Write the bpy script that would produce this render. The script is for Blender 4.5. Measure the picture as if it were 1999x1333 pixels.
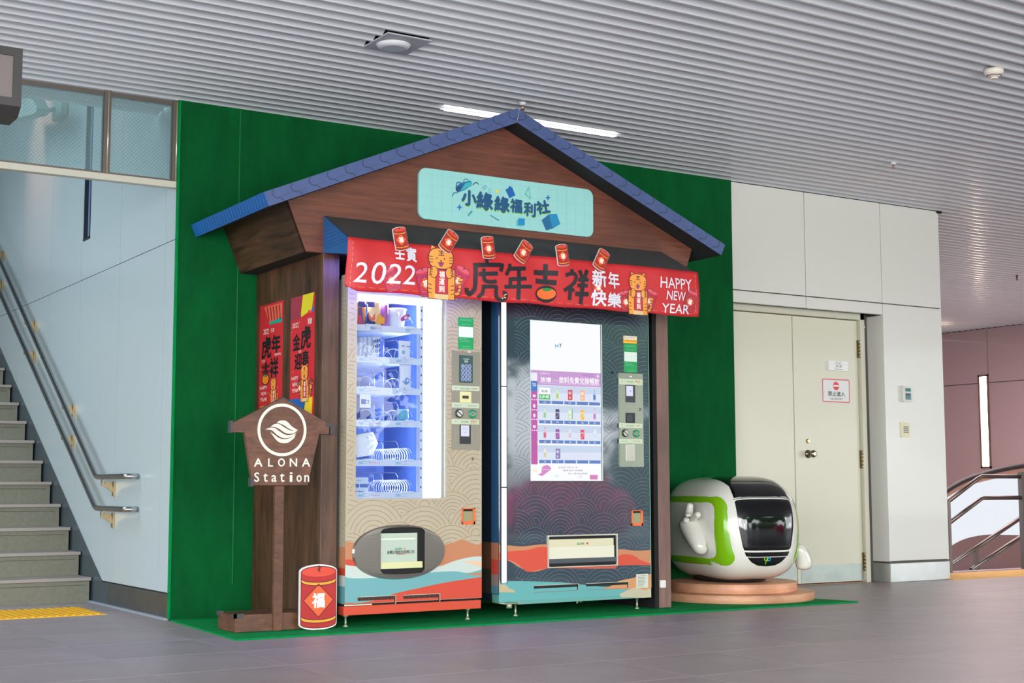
import bpy, bmesh, math, random
from mathutils import Vector, Matrix
random.seed(7)
PI = math.pi
sc = bpy.context.scene
for o in list(bpy.data.objects): bpy.data.objects.remove(o)
COL = sc.collection

# ------------------------------------------------------------------ camera
W_, H_, F_ = 1999.0, 1333.0, 2788.97
th, yaw, roll = 0.101004, 0.560557, -0.0020336
CAM = Vector((0, 0, 0.8))
fw = Vector((math.sin(yaw)*math.cos(th), math.cos(yaw)*math.cos(th), math.sin(th)))
r0 = Vector((math.cos(yaw), -math.sin(yaw), 0)); u0 = r0.cross(fw)
rt = r0*math.cos(roll) + u0*math.sin(roll); up = -r0*math.sin(roll) + u0*math.cos(roll)
cd = bpy.data.cameras.new('camera'); cam = bpy.data.objects.new('camera', cd); COL.objects.link(cam)
cam.matrix_world = Matrix(((rt.x, up.x, -fw.x, CAM.x), (rt.y, up.y, -fw.y, CAM.y), (rt.z, up.z, -fw.z, CAM.z), (0, 0, 0, 1)))
cd.sensor_width = 36; cd.lens = 36*F_/W_; cd.clip_end = 200
sc.camera = cam

# ------------------------------------------------------------------ colour management, world, lights
vs = sc.view_settings
sc.display_settings.display_device = 'sRGB'
vs.view_transform = 'Standard'; vs.look = 'None'; vs.gamma = 1; vs.use_curve_mapping = False
vs.exposure = 0.0
w = bpy.data.worlds.new('world'); sc.world = w; w.use_nodes = True
nt = w.node_tree; nt.nodes.clear()
wo = nt.nodes.new('ShaderNodeOutputWorld'); bg = nt.nodes.new('ShaderNodeBackground')
tc = nt.nodes.new('ShaderNodeTexCoord'); sx = nt.nodes.new('ShaderNodeSeparateXYZ'); cr = nt.nodes.new('ShaderNodeValToRGB')
nt.links.new(tc.outputs['Generated'], sx.inputs[0]); nt.links.new(sx.outputs['Z'], cr.inputs[0])
cr.color_ramp.elements[0].position = 0.0; cr.color_ramp.elements[0].color = (0.30, 0.30, 0.30, 1)
cr.color_ramp.elements[1].position = 0.45; cr.color_ramp.elements[1].color = (0.80, 0.90, 1.0, 1)
e = cr.color_ramp.elements.new(0.03); e.color = (0.92, 0.95, 0.97, 1)
nt.links.new(cr.outputs[0], bg.inputs[0]); bg.inputs[1].default_value = 4.6
nt.links.new(bg.outputs[0], wo.inputs[0])

def area(name, loc, target, sx_, sy_, power, color):
    l = bpy.data.lights.new(name, 'AREA'); l.shape = 'RECTANGLE'; l.size = sx_; l.size_y = sy_
    l.energy = power; l.color = color
    o = bpy.data.objects.new(name, l); COL.objects.link(o); o.location = loc
    o.rotation_euler = (Vector(target) - Vector(loc)).to_track_quat('-Z', 'Y').to_euler()
    return o
# daylight entering by the open front of the concourse, behind and left of the camera
area('daylight_front', (0.6, -3.0, 1.7), (5.5, 8.0, 1.5), 14, 3.0, 1060, (1.0, 0.97, 0.96))
area('daylight_left', (-3.5, 4.0, 1.7), (4.0, 7.5, 1.6), 7, 2.8, 120, (0.84, 0.94, 1.0))
area('daylight_right', (17.0, -1.5, 1.7), (7.5, 8.2, 1.8), 6, 2.8, 230, (0.93, 0.96, 1.0))  # fill added to brighten the right side; no source known there
# skylight over the stair hall
area('stair_skylight', (0.6, 10.6, 4.9), (2.7, 10.8, 1.0), 2.4, 6.0, 250, (0.76, 0.90, 1.0))
# warm lamps of the passage at the right
area('passage_lamps', (13.5, 11.5, 3.1), (13.5, 11.5, 0.0), 5, 4, 300, (1.0, 0.80, 0.78))

# ------------------------------------------------------------------ picture ray helpers (used to measure positions on real planes)
def ray(px, py): return fw + rt*((px - W_/2)/F_) - up*((py - H_/2)/F_)
def RY(px, py, Y): d = ray(px, py); return CAM + d*(Y/d.y)
def RX(px, py, X): d = ray(px, py); return CAM + d*(X/d.x)
def RZ(px, py, Z): d = ray(px, py); return CAM + d*((Z - CAM.z)/d.z)

# ------------------------------------------------------------------ materials
def lin(c):
    r = []
    for v in c[:3]:
        v = v/255.0
        r.append(v/12.92 if v <= 0.04045 else ((v + 0.055)/1.055)**2.4)
    return (r[0], r[1], r[2], 1.0)
MC = {}
def M(name, c, rough=0.5, metal=0.0, noise=0.0, nscale=8.0, stretch=(1, 1, 1), bump=0.0, bscale=60.0, coat=0.0, emit=0.0, spec=0.5, rnd=0.0, cior=1.5, crough=0.06):
    if name in MC: return MC[name]
    m = bpy.data.materials.new(name); m.use_nodes = True; N = m.node_tree; b = N.nodes['Principled BSDF']
    b.inputs['Base Color'].default_value = lin(c); b.inputs['Roughness'].default_value = rough
    b.inputs['Metallic'].default_value = metal; b.inputs['Coat Weight'].default_value = coat
    b.inputs['Coat Roughness'].default_value = crough; b.inputs['Coat IOR'].default_value = cior
    b.inputs['Specular IOR Level'].default_value = spec
    if emit:
        b.inputs['Emission Color'].default_value = lin(c); b.inputs['Emission Strength'].default_value = emit
        b.inputs['Base Color'].default_value = (0.01, 0.01, 0.01, 1)
    if noise or bump or rnd:
        t = N.nodes.new('ShaderNodeTexCoord'); mp = N.nodes.new('ShaderNodeMapping')
        mp.inputs['Scale'].default_value = stretch
        N.links.new(t.outputs['Object'], mp.inputs[0])
        src = None
        if noise:
            n = N.nodes.new('ShaderNodeTexNoise'); n.inputs['Scale'].default_value = nscale; n.inputs['Detail'].default_value = 6
            n.inputs['Roughness'].default_value = 0.65
            N.links.new(mp.outputs[0], n.inputs['Vector'])
            mr = N.nodes.new('ShaderNodeMapRange'); mr.inputs[1].default_value = 0.3; mr.inputs[2].default_value = 0.7
            mr.inputs[3].default_value = 1 - noise; mr.inputs[4].default_value = 1 + noise
            N.links.new(n.outputs[0], mr.inputs[0]); src = mr.outputs[0]
        if rnd:
            oi = N.nodes.new('ShaderNodeObjectInfo'); m2 = N.nodes.new('ShaderNodeMapRange')
            m2.inputs[3].default_value = 1 - rnd; m2.inputs[4].default_value = 1 + rnd
            N.links.new(oi.outputs['Random'], m2.inputs[0])
            if src:
                mu = N.nodes.new('ShaderNodeMath'); mu.operation = 'MULTIPLY'
                N.links.new(src, mu.inputs[0]); N.links.new(m2.outputs[0], mu.inputs[1]); src = mu.outputs[0]
            else: src = m2.outputs[0]
        if src:
            vm = N.nodes.new('ShaderNodeVectorMath'); vm.operation = 'SCALE'; vm.inputs[0].default_value = lin(c)[:3]
            N.links.new(src, vm.inputs['Scale']); N.links.new(vm.outputs[0], b.inputs['Base Color'])
        if bump:
            n2 = N.nodes.new('ShaderNodeTexNoise'); n2.inputs['Scale'].default_value = bscale; n2.inputs['Detail'].default_value = 4
            N.links.new(mp.outputs[0], n2.inputs['Vector'])
            bp = N.nodes.new('ShaderNodeBump'); bp.inputs['Strength'].default_value = bump; bp.inputs['Distance'].default_value = 0.01
            N.links.new(n2.outputs[0], bp.inputs['Height']); N.links.new(bp.outputs[0], b.inputs['Normal'])
    MC[name] = m
    return m
def flat(c, rough=0.45):      # printed ink
    return M('ink_%d_%d_%d_%d' % (c[0], c[1], c[2], int(rough*100)), c, rough)
def glow(c, s=1.0):           # emission: screens, lamps, the white escalator panel
    return M('lit_%d_%d_%d_%d' % (c[0], c[1], c[2], int(s*100)), c, 0.4, emit=s)
def glass(name, tint=(235, 245, 245), mix=0.0, rough=0.0, milky=(200, 220, 220)):
    if name in MC: return MC[name]
    m = bpy.data.materials.new(name); m.use_nodes = True; N = m.node_tree; N.nodes.clear()
    out = N.nodes.new('ShaderNodeOutputMaterial'); tr = N.nodes.new('ShaderNodeBsdfTransparent'); gl = N.nodes.new('ShaderNodeBsdfGlossy')
    fr = N.nodes.new('ShaderNodeFresnel'); mx = N.nodes.new('ShaderNodeMixShader')
    tr.inputs[0].default_value = lin(tint); gl.inputs['Roughness'].default_value = rough; fr.inputs[0].default_value = 1.45
    N.links.new(fr.outputs[0], mx.inputs[0]); N.links.new(tr.outputs[0], mx.inputs[1]); N.links.new(gl.outputs[0], mx.inputs[2])
    last = mx.outputs[0]
    if mix:
        df = N.nodes.new('ShaderNodeBsdfDiffuse'); df.inputs[0].default_value = lin(milky)
        m2 = N.nodes.new('ShaderNodeMixShader'); m2.inputs[0].default_value = mix
        N.links.new(last, m2.inputs[1]); N.links.new(df.outputs[0], m2.inputs[2]); last = m2.outputs[0]
    N.links.new(last, out.inputs[0])
    MC[name] = m
    return m
def wood(name, c1, c2, stretch, scale=3.0, rough=0.45):
    if name in MC: return MC[name]
    m = bpy.data.materials.new(name); m.use_nodes = True; N = m.node_tree; b = N.nodes['Principled BSDF']
    t = N.nodes.new('ShaderNodeTexCoord'); mp = N.nodes.new('ShaderNodeMapping'); mp.inputs['Scale'].default_value = stretch
    N.links.new(t.outputs['Object'], mp.inputs[0])
    n = N.nodes.new('ShaderNodeTexNoise'); n.inputs['Scale'].default_value = scale; n.inputs['Detail'].default_value = 8; n.inputs['Roughness'].default_value = 0.7
    n.inputs['Distortion'].default_value = 0.6
    N.links.new(mp.outputs[0], n.inputs['Vector'])
    c = N.nodes.new('ShaderNodeValToRGB'); c.color_ramp.elements[0].position = 0.33; c.color_ramp.elements[0].color = lin(c1)
    c.color_ramp.elements[1].position = 0.68; c.color_ramp.elements[1].color = lin(c2)
    N.links.new(n.outputs[0], c.inputs[0])
    n2 = N.nodes.new('ShaderNodeTexNoise'); n2.inputs['Scale'].default_value = 2.2; n2.inputs['Detail'].default_value = 2
    N.links.new(t.outputs['Object'], n2.inputs['Vector'])
    mr = N.nodes.new('ShaderNodeMapRange'); mr.inputs[1].default_value = 0.3; mr.inputs[2].default_value = 0.6; mr.inputs[3].default_value = 0.72; mr.inputs[4].default_value = 1.12
    N.links.new(n2.outputs[0], mr.inputs[0])
    vm = N.nodes.new('ShaderNodeVectorMath'); vm.operation = 'SCALE'
    N.links.new(c.outputs[0], vm.inputs[0]); N.links.new(mr.outputs[0], vm.inputs['Scale'])
    N.links.new(vm.outputs[0], b.inputs['Base Color']); b.inputs['Roughness'].default_value = rough
    MC[name] = m
    return m

# ------------------------------------------------------------------ objects
ORG = {}
def org(o): return ORG.get(o.name, Vector((0, 0, 0))) if o else Vector((0, 0, 0))
def tag(o, label=None, cat=None, group=None, kind=None):
    if label: o['label'] = label
    if cat: o['category'] = cat
    if group: o['group'] = group
    if kind: o['kind'] = kind
    return o
def thing(name, loc, label, cat, group=None, rz=0):
    o = bpy.data.objects.new(name, None); COL.objects.link(o); o.empty_display_size = 0.1
    o.location = loc; o.rotation_euler = (0, 0, rz); ORG[o.name] = Vector(loc) if not rz else Vector((0, 0, 0))
    return tag(o, label, cat, group)
def V(*a): return Vector(a)
class G:
    def __init__(s, mats=None):
        s.v = []; s.f = []; s.m = []; s.sm = []; s.mats = []
        if mats: s.mats = list(mats) if isinstance(mats, (list, tuple)) else [mats]
        s.cur = 0; s.smooth = False
    def mat(s, m):
        if m not in s.mats: s.mats.append(m)
        s.cur = s.mats.index(m); return s
    def add(s, vs_, fs, smooth=None):
        b = len(s.v); s.v += [Vector(p) for p in vs_]
        for f in fs:
            s.f.append([b + i for i in f]); s.m.append(s.cur); s.sm.append(s.smooth if smooth is None else smooth)
        return s
    def box(s, a, b):
        x0, y0, z0 = [min(a[i], b[i]) for i in range(3)]; x1, y1, z1 = [max(a[i], b[i]) for i in range(3)]
        return s.add([(x0, y0, z0), (x1, y0, z0), (x1, y1, z0), (x0, y1, z0), (x0, y0, z1), (x1, y0, z1), (x1, y1, z1), (x0, y1, z1)],
                     [(0, 3, 2, 1), (4, 5, 6, 7), (0, 1, 5, 4), (1, 2, 6, 5), (2, 3, 7, 6), (3, 0, 4, 7)])
    def prism(s, pts, d):        # pts: list of 3D points of a planar outline, d: extrusion vector
        n = len(pts); d = Vector(d); P = [Vector(p) for p in pts]
        nn = Vector((0, 0, 0))
        for i in range(n): nn += P[i].cross(P[(i+1) % n])
        if nn.dot(d) > 0: P.reverse()
        fs = [list(range(n)), list(range(2*n-1, n-1, -1))]
        for i in range(n):
            j = (i+1) % n; fs.append([j, i, n+i, n+j])
        return s.add(P + [p + d for p in P], fs)
    def tube(s, path, r, n=10, caps=True):
        P = [Vector(p) for p in path]; rr = r if isinstance(r, (list, tuple)) else [r]*len(P)
        vs_ = []; fs = []; prev = None
        for i, p in enumerate(P):
            t = (P[min(i+1, len(P)-1)] - P[max(i-1, 0)]).normalized()
            if prev is None:
                a = t.cross(Vector((0, 0, 1)))
                if a.length < 1e-3: a = t.cross(Vector((0, 1, 0)))
                a.normalize()
            else: a = (prev - t*prev.dot(t)).normalized()
            prev = a; b = t.cross(a)
            for k in range(n):
                q = 2*PI*k/n; vs_.append(p + (a*math.cos(q) + b*math.sin(q))*rr[i])
        for i in range(len(P)-1):
            for k in range(n):
                k2 = (k+1) % n; fs.append((i*n+k, i*n+k2, (i+1)*n+k2, (i+1)*n+k))
        s.add(vs_, fs, True)
        if caps:
            b0 = len(s.v) - len(vs_)
            s.f.append([b0+k for k in range(n)][::-1]); s.m.append(s.cur); s.sm.append(False)
            s.f.append([b0+(len(P)-1)*n+k for k in range(n)]); s.m.append(s.cur); s.sm.append(False)
        return s
    def lathe(s, c, prof, axis='Z', n=24, sx_=1, sy_=1, smooth=True):   # prof: (r, h) pairs
        vs_ = []; fs = []
        for r, h in prof:
            for k in range(n):
                q = 2*PI*k/n; x, y = r*math.cos(q)*sx_, r*math.sin(q)*sy_
                if axis == 'Z': vs_.append(Vector(c) + V(x, y, h))
                elif axis == 'Y': vs_.append(Vector(c) + V(x, -h, y))
                else: vs_.append(Vector(c) + V(-h, x, y))
        for i in range(len(prof)-1):
            for k in range(n):
                k2 = (k+1) % n; fs.append((i*n+k, i*n+k2, (i+1)*n+k2, (i+1)*n+k))
        s.add(vs_, fs, smooth); b0 = len(s.v) - len(vs_)
        s.f.append([b0+k for k in range(n)][::-1]); s.m.append(s.cur); s.sm.append(False)
        s.f.append([b0+(len(prof)-1)*n+k for k in range(n)]); s.m.append(s.cur); s.sm.append(False)
        return s
    def build(s, name, parent=None, bevel=0.0, segs=2, label=None, cat=None, group=None, kind=None, fix=True, origin=None):
        o_ = org(parent) if parent is not None else (Vector(origin) if origin else Vector((0, 0, 0)))
        me = bpy.data.meshes.new(name)
        me.from_pydata([tuple(p - o_) for p in s.v], [], s.f)
        for m in s.mats: me.materials.append(m)
        me.polygons.foreach_set('material_index', s.m); me.polygons.foreach_set('use_smooth', s.sm)
        me.update()
        if fix:
            bm = bmesh.new(); bm.from_mesh(me); bmesh.ops.recalc_face_normals(bm, faces=bm.faces); bm.to_mesh(me); bm.free()
        o = bpy.data.objects.new(name, me); COL.objects.link(o)
        ORG[o.name] = o_
        if parent is not None: o.parent = parent
        elif origin: o.location = origin
        if bevel:
            md = o.modifiers.new('bevel', 'BEVEL'); md.width = bevel; md.segments = segs; md.limit_method = 'ANGLE'; md.angle_limit = 0.7
        return tag(o, label, cat, group, kind)
def rrect(x0, x1, y0, y1, r, n=5):
    P = []
    for cx, cy, a0 in ((x1-r, y0+r, -PI/2), (x1-r, y1-r, 0), (x0+r, y1-r, PI/2), (x0+r, y0+r, PI)):
        for k in range(n+1):
            a = a0 + PI/2*k/n; P.append((cx + r*math.cos(a), cy + r*math.sin(a)))
    return P

# ------------------------------------------------------------------ flat print: polygons, strokes, lettering laid on a surface
TXT = {}
def text_polys(t, bold=0.0):
    key = (t, bold)
    if key in TXT: return TXT[key]
    c = bpy.data.curves.new('t', 'FONT'); c.body = t; c.size = 1; c.offset = bold; c.resolution_u = 3
    o = bpy.data.objects.new('t', c); COL.objects.link(o)
    dg = bpy.context.evaluated_depsgraph_get(); me = o.evaluated_get(dg).to_mesh()
    vs_ = [(v.co.x, v.co.y) for v in me.vertices]; fs = [tuple(p.vertices) for p in me.polygons]
    o.evaluated_get(dg).to_mesh_clear(); bpy.data.objects.remove(o); bpy.data.curves.remove(c)
    TXT[key] = (vs_, fs); return TXT[key]
def smooth_path(pts, n=6, closed=False):
    P = [Vector(p) for p in pts]; N = len(P); out = []
    rng = range(N if closed else N-1)
    for i in rng:
        p0 = P[(i-1) % N] if closed or i > 0 else P[0]; p1 = P[i]; p2 = P[(i+1) % N]; p3 = P[(i+2) % N] if closed or i+2 < N else P[-1]
        for k in range(n):
            t = k/n
            out.append(0.5*((2*p1) + (p2-p0)*t + (2*p0-5*p1+4*p2-p3)*t*t + (3*p1-p0-3*p2+p3)*t**3))
    if not closed: out.append(P[-1])
    return [tuple(p) for p in out]
class Dec:
    """fn(u, v, h) -> 3D point; u runs right, v up, h is the height above the surface"""
    def __init__(s, fn, step=0.0004):
        s.fn = fn; s.step = step; s.items = []; s.T = lambda p: p
    def raw(s, vs_, fs, m, layer): s.items.append(([s.T(p) for p in vs_], fs, m, layer)); return s
    def poly(s, pts, c, layer=1):
        return s.raw(pts, [tuple(range(len(pts)))], c, layer)
    def rect(s, x0, x1, y0, y1, c, layer=1): return s.poly([(x0, y0), (x1, y0), (x1, y1), (x0, y1)], c, layer)
    def ell(s, cx, cy, rx, ry, c, layer=1, rot=0, n=28):
        P = []
        for k in range(n):
            a = 2*PI*k/n; x, y = rx*math.cos(a), ry*math.sin(a)
            P.append((cx + x*math.cos(rot) - y*math.sin(rot), cy + x*math.sin(rot) + y*math.cos(rot)))
        return s.poly(P, c, layer)
    def stroke(s, pts, w, c, layer=1, smooth=0, closed=False, taper=False):
        if smooth: pts = smooth_path(pts, smooth, closed)
        P = [Vector(p) for p in pts]; N = len(P); L = []; R = []
        for i in range(N):
            a = P[i] - P[(i-1) % N] if (closed or i > 0) else P[1] - P[0]
            b = P[(i+1) % N] - P[i] if (closed or i < N-1) else P[i] - P[i-1]
            a = a.normalized() if a.length > 1e-9 else Vector((1, 0)); b = b.normalized() if b.length > 1e-9 else a
            na = Vector((-a.y, a.x)); nb = Vector((-b.y, b.x)); n = na + nb
            n = n.normalized() if n.length > 1e-6 else na
            k = 1/max(0.6, n.dot(na)); ww = w/2*k
            if taper: ww *= math.sin(PI*(0.1 + 0.8*i/(N-1)))
            L.append(tuple(P[i] + n*ww)); R.append(tuple(P[i] - n*ww))
        fs = []
        for i in range(N if closed else N-1):
            j = (i+1) % N; fs.append((i, N+i, N+j, j))
        return s.raw(L + R, fs, c, layer)
    def ring(s, cx, cy, rx, ry, w, c, layer=1, n=40):
        return s.stroke([(cx + rx*math.cos(2*PI*k/n), cy + ry*math.sin(2*PI*k/n)) for k in range(n)], w, c, layer, closed=True)
    def text(s, t, x0, x1, y0, y1, c, layer=1, bold=0.0, rot=0.0, shear=0.0, keep=False):
        if bold:
            g_ = (x1-x0)/max(1, len(t))*bold*(1.5 if ord(t[0]) > 999 else 1.2)
            for q_, (dx, dy) in enumerate(((-g_, 0), (g_, 0), (0, -g_), (0, g_))): s.text(t, x0+dx, x1+dx, y0+dy, y1+dy, c, layer+0.12+0.16*q_, 0.0, rot, shear, keep)
        vs_, fs = text_polys(t, 0.0)
        if not vs_: return s
        ax = min(p[0] for p in vs_); bx = max(p[0] for p in vs_); ay = min(p[1] for p in vs_); by = max(p[1] for p in vs_)
        kx = (x1-x0)/max(bx-ax, 1e-6); ky = (y1-y0)/max(by-ay, 1e-6)
        if keep: kx = ky = min(kx, ky)
        cx, cy = (x0+x1)/2, (y0+y1)/2; mx_, my = (ax+bx)/2, (ay+by)/2
        Q = []
        for x, y in vs_:
            X, Y = (x-mx_)*kx, (y-my)*ky; X += shear*Y
            Q.append((cx + X*math.cos(rot) - Y*math.sin(rot), cy + X*math.sin(rot) + Y*math.cos(rot)))
        return s.raw(Q, fs, c, layer)
    def vtext(s, t, x0, x1, y0, y1, c, layer=1, bold=0.0):
        n = len(t); h = (y1-y0)/n
        for i, ch in enumerate(t): s.text(ch, x0, x1, y1-(i+1)*h+h*0.08, y1-i*h-h*0.08, c, layer, bold)
        return s
    def build(s, name, parent, cuts=None, label=None, kind=None, cat=None, group=None):
        vs_ = []; fs = []; mi = []; mats = []; hs = []
        for P, F, m, layer in s.items:
            if not isinstance(m, bpy.types.Material): m = flat(m)
            if m not in mats: mats.append(m)
            b = len(vs_); vs_ += [(p[0], p[1], 0) for p in P]; hs += [layer*s.step]*len(P)
            for f in F: fs.append([b+i for i in f]); mi.append(mats.index(m))
        me = bpy.data.meshes.new(name); me.from_pydata([(v[0], v[1], h) for v, h in zip(vs_, hs)], [], fs)
        for m in mats: me.materials.append(m)
        me.polygons.foreach_set('material_index', mi); me.update()
        bm = bmesh.new(); bm.from_mesh(me)
        if cuts:
            u0_, u1_, nu, v0_, v1_, nv = cuts
            bmesh.ops.triangulate(bm, faces=bm.faces)
            for i in range(nu+1):
                bmesh.ops.bisect_plane(bm, geom=bm.verts[:]+bm.edges[:]+bm.faces[:], plane_co=(u0_+(u1_-u0_)*i/nu, 0, 0), plane_no=(1, 0, 0))
            for i in range(nv+1):
                bmesh.ops.bisect_plane(bm, geom=bm.verts[:]+bm.edges[:]+bm.faces[:], plane_co=(0, v0_+(v1_-v0_)*i/nv, 0), plane_no=(0, 1, 0))
        bm.normal_update()
        for f in bm.faces:
            if f.normal.z < 0: f.normal_flip()
        o_ = org(parent)
        for v in bm.verts: v.co = s.fn(v.co.x, v.co.y, v.co.z) - o_
        bm.to_mesh(me); bm.free()
        o = bpy.data.objects.new(name, me); COL.objects.link(o); ORG[o.name] = o_
        if parent: o.parent = parent
        return tag(o, label, cat, group, kind)
def front(Y): return lambda u, v, h: V(u, Y - 0.0006 - h, v)           # surface facing the concourse
def leftside(X): return lambda u, v, h: V(X - 0.0006 - h, -u, v)       # surface facing left; u = -Y
def uvY(Y): return lambda px, py: (RY(px, py, Y).x, RY(px, py, Y).z)
def uvX(X): return lambda px, py: (-RX(px, py, X).y, RX(px, py, X).z)
def inpoly(x, y, P):
    c = False; n = len(P); j = n-1
    for i in range(n):
        if (P[i][1] > y) != (P[j][1] > y) and x < (P[j][0]-P[i][0])*(y-P[i][1])/(P[j][1]-P[i][1]) + P[i][0]: c = not c
        j = i
    return c
def seigaiha(d, x0, x1, y0, y1, R, col, lw, holes, rings=5, seed=1, layer=1):
    """overlapping wave scallops; nearer (lower) scallops hide the ones behind"""
    rn = random.Random(seed); C = []; j = 0; y = y0 - R
    while y < y1 + R*0.2:
        x = x0 - R + (R if j % 2 else 0)
        row = []
        while x < x1 + R:
            row.append((x + rn.uniform(-.1, .1)*R, y + rn.uniform(-.12, .12)*R, R*rn.uniform(0.78, 1.12))); x += 2*R*0.92
        C.append(row); y += R*0.52; j += 1
    vs_ = []; fs = []
    for j, row in enumerate(C):
        for (cx, cy, r) in row:
            near = [c for k in (1, 2, 3) if j-k >= 0 for c in C[j-k] if abs(c[0]-cx) < 2.3*R]
            near += [c for c in row if c[0] < cx and abs(c[0]-cx) < 2.3*R]
            for q in range(rings):
                rr = r*(1 - q/(rings+0.3)); n = max(10, int(30*rr/R)); ok = []
                P = [(cx + rr*math.cos(PI*k/n), cy + rr*math.sin(PI*k/n)) for k in range(-3, n+4)]
                for (px, py) in P:
                    t = x0 <= px <= x1 and y0 <= py <= y1
                    if t:
                        for c in near:
                            if (px-c[0])**2 + (py-c[1])**2 < c[2]**2: t = False; break
                    if t:
                        for h in holes:
                            if inpoly(px, py, h): t = False; break
                    ok.append(t)
                for k in range(len(P)-1):
                    if ok[k] and ok[k+1]:
                        a, b = P[k], P[k+1]; b0 = len(vs_)
                        for p, s_ in ((a, 1), (a, -1), (b, -1), (b, 1)):
                            ux, uy = (p[0]-cx)/rr, (p[1]-cy)/rr; vs_.append((p[0]+ux*s_*lw/2, p[1]+uy*s_*lw/2))
                        fs.append((b0, b0+1, b0+2, b0+3))
    d.raw(vs_, fs, col, layer)
# ================================================================== THE SETTING
WY = 8.5; CZ = 3.2; SX = 2.888       # back wall plane, ceiling height, stair wall plane
panel_m = M('aluminium_panel', (222, 222, 214), 0.32, 0.0, spec=0.5, coat=0.25)
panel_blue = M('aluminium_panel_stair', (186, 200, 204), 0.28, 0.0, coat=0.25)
seam_m = M('panel_joint', (92, 88, 80), 0.8)
steel = M('brushed_steel', (168, 164, 156), 0.32, 1.0, noise=0.06, nscale=5, stretch=(1, 1, 30))
steel_dull = M('steel_skirting', (140, 146, 150), 0.38, 1.0, noise=0.12, nscale=3)
dark_m = M('dark_void', (22, 22, 24), 0.8)
slat_m = M('ceiling_slat_paint', (214, 218, 224), 0.33, 0.0, spec=0.6, rnd=0.03, coat=0.5, crough=0.16)
tile_m = M('granite_tile', (160, 147, 150), 0.42, 0.0, noise=0.13, nscale=2.2, bump=0.04, bscale=250, rnd=0.045)
floor = G(M('granite_floor', (58, 53, 55), 0.5, noise=0.1, nscale=3)).box((-6, -3.5, -0.06), (18.2, 9.15, -0.012)).box((-6, 9.15, -0.06), (9.9, 16, -0.012)).build('floor', kind='structure')
tg = G(tile_m); S = 0.643
b = 0.0018
tg.add([(b, b, -0.011), (S-b, b, -0.011), (S-b, S-b, -0.011), (b, S-b, -0.011), (b+.0004, b+.0004, 0), (S-b-.0004, b+.0004, 0), (S-b-.0004, S-b-.0004, 0), (b+.0004, S-b-.0004, 0)],
       [(4, 5, 6, 7), (0, 1, 5, 4), (1, 2, 6, 5), (2, 3, 7, 6), (3, 0, 4, 7)])
t0 = tg.build('tile', fix=False); tm = t0.data; bpy.data.objects.remove(t0)
def add_tile(i, j):
    o = bpy.data.objects.new('tile', tm); COL.objects.link(o); o.parent = floor
    o.location = (7.14 - 18*S + i*S, 6.73 - 8*S + j*S, 0)
cnt = 0
for j in range(2, 15):
    for i in range(0, 31):
        x = 7.14 - 18*S + i*S; y = 6.73 - 8*S + j*S
        if x > 16.5 or y > 10.6: continue
        # keep to what the lens can see (a margin left and right)
        ok = False
        for (ax, ay) in ((x, y), (x+S, y), (x, y+S), (x+S, y+S)):
            q = Vector((ax, ay, 0)) - CAM; dz = q.dot(fw)
            if dz > 0.5:
                sxp = W_/2 + F_*q.dot(rt)/dz; syp = H_/2 - F_*q.dot(up)/dz
                if -250 < sxp < 2250 and syp < 1520: ok = True
        if not ok: continue
        if y > 8.45 and not (x < 2.9 and y < 10.1 or x > 9.5 and y < 9.0): continue
        add_tile(i, j); cnt += 1
# -------- back wall: panels right of the turf, door recess, column
back = G(seam_m).box((7.2, WY+0.03, 2.335), (9.78, WY+0.2, 3.3)).box((SX+0.06, WY+0.03, 0), (7.36, WY+0.2, 3.3)).box((7.3, WY+0.19, 0), (9.05, WY+0.3, 3.3)).box((9.06, WY+0.02, 0), (9.755, 9.6, 3.3))
back = back.build('wall_back', kind='structure')
def panel(x0, x1, z0, z1, par, m=panel_m, y=WY, g=0.004, d=0.035):
    return G(m).box((x0+g, y, z0+g), (x1-g, y+d, z1-g)).build('panel', par, bevel=0.002, segs=1)
for (x0, x1, z0, z1) in ((7.30, 8.165, 2.335, 3.2), (8.165, 9.04, 2.335, 3.2), (9.04, 9.762, 2.335, 3.2), (9.04, 9.762, 0.17, 2.335),
                         (7.30, 8.165, 2.235, 2.335), (8.165, 9.04, 2.235, 2.335)):
    panel(x0, x1, z0, z1, back)
G(panel_m).box((9.045, WY+0.004, 0.17), (9.052, WY+0.19, 2.235)).build('panel', back)          # reveal of the door recess
G(panel_m).box((9.755, WY+0.004, 0.17), (9.765, 9.6, 3.2)).build('panel', back)                   # return of the column
G(M('steel_skirting_bright', (196, 200, 196), 0.3, 0.6, noise=0.12, nscale=3)).box((9.045, WY-0.003, 0.0), (9.765, WY+0.03, 0.155)).box((9.042, WY, 0), (9.05, WY+0.19, 0.155)).build('baseboard_back', kind='structure', bevel=0.003)
# -------- door (two leaves) in its recess
DY = WY+0.15
door_m = M('door_paint', (216, 214, 192), 0.38, coat=0.15)
d1 = G(door_m).box((8.150, DY, 0.012), (8.885, DY+0.045, 2.19)).build('door_1', kind='structure', bevel=0.003)
d2 = G(door_m).box((7.25, DY, 0.012), (8.142, DY+0.045, 2.19)).build('door_2', kind='structure', bevel=0.003)
frm = M('door_frame_paint', (205, 203, 184), 0.4)
G(frm).box((8.89, DY-0.035, 0), (8.94, DY+0.06, 2.25)).box((7.25, DY-0.035, 2.195), (8.94, DY+0.06, 2.25)).build('trim_1', kind='structure', bevel=0.003)
kick = M('kick_plate', (158, 166, 160), 0.36, 0.85, noise=0.1, nscale=4)
G(kick).box((8.185, DY-0.003, 0.02), (8.88, DY, 0.155)).build('kick_plate', d1, label='scratched steel kick plate')
G(kick).box((7.25, DY-0.003, 0.02), (8.13, DY, 0.155)).build('kick_plate', d2)
brass = M('worn_brass', (176, 160, 120), 0.3, 0.9)
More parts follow.
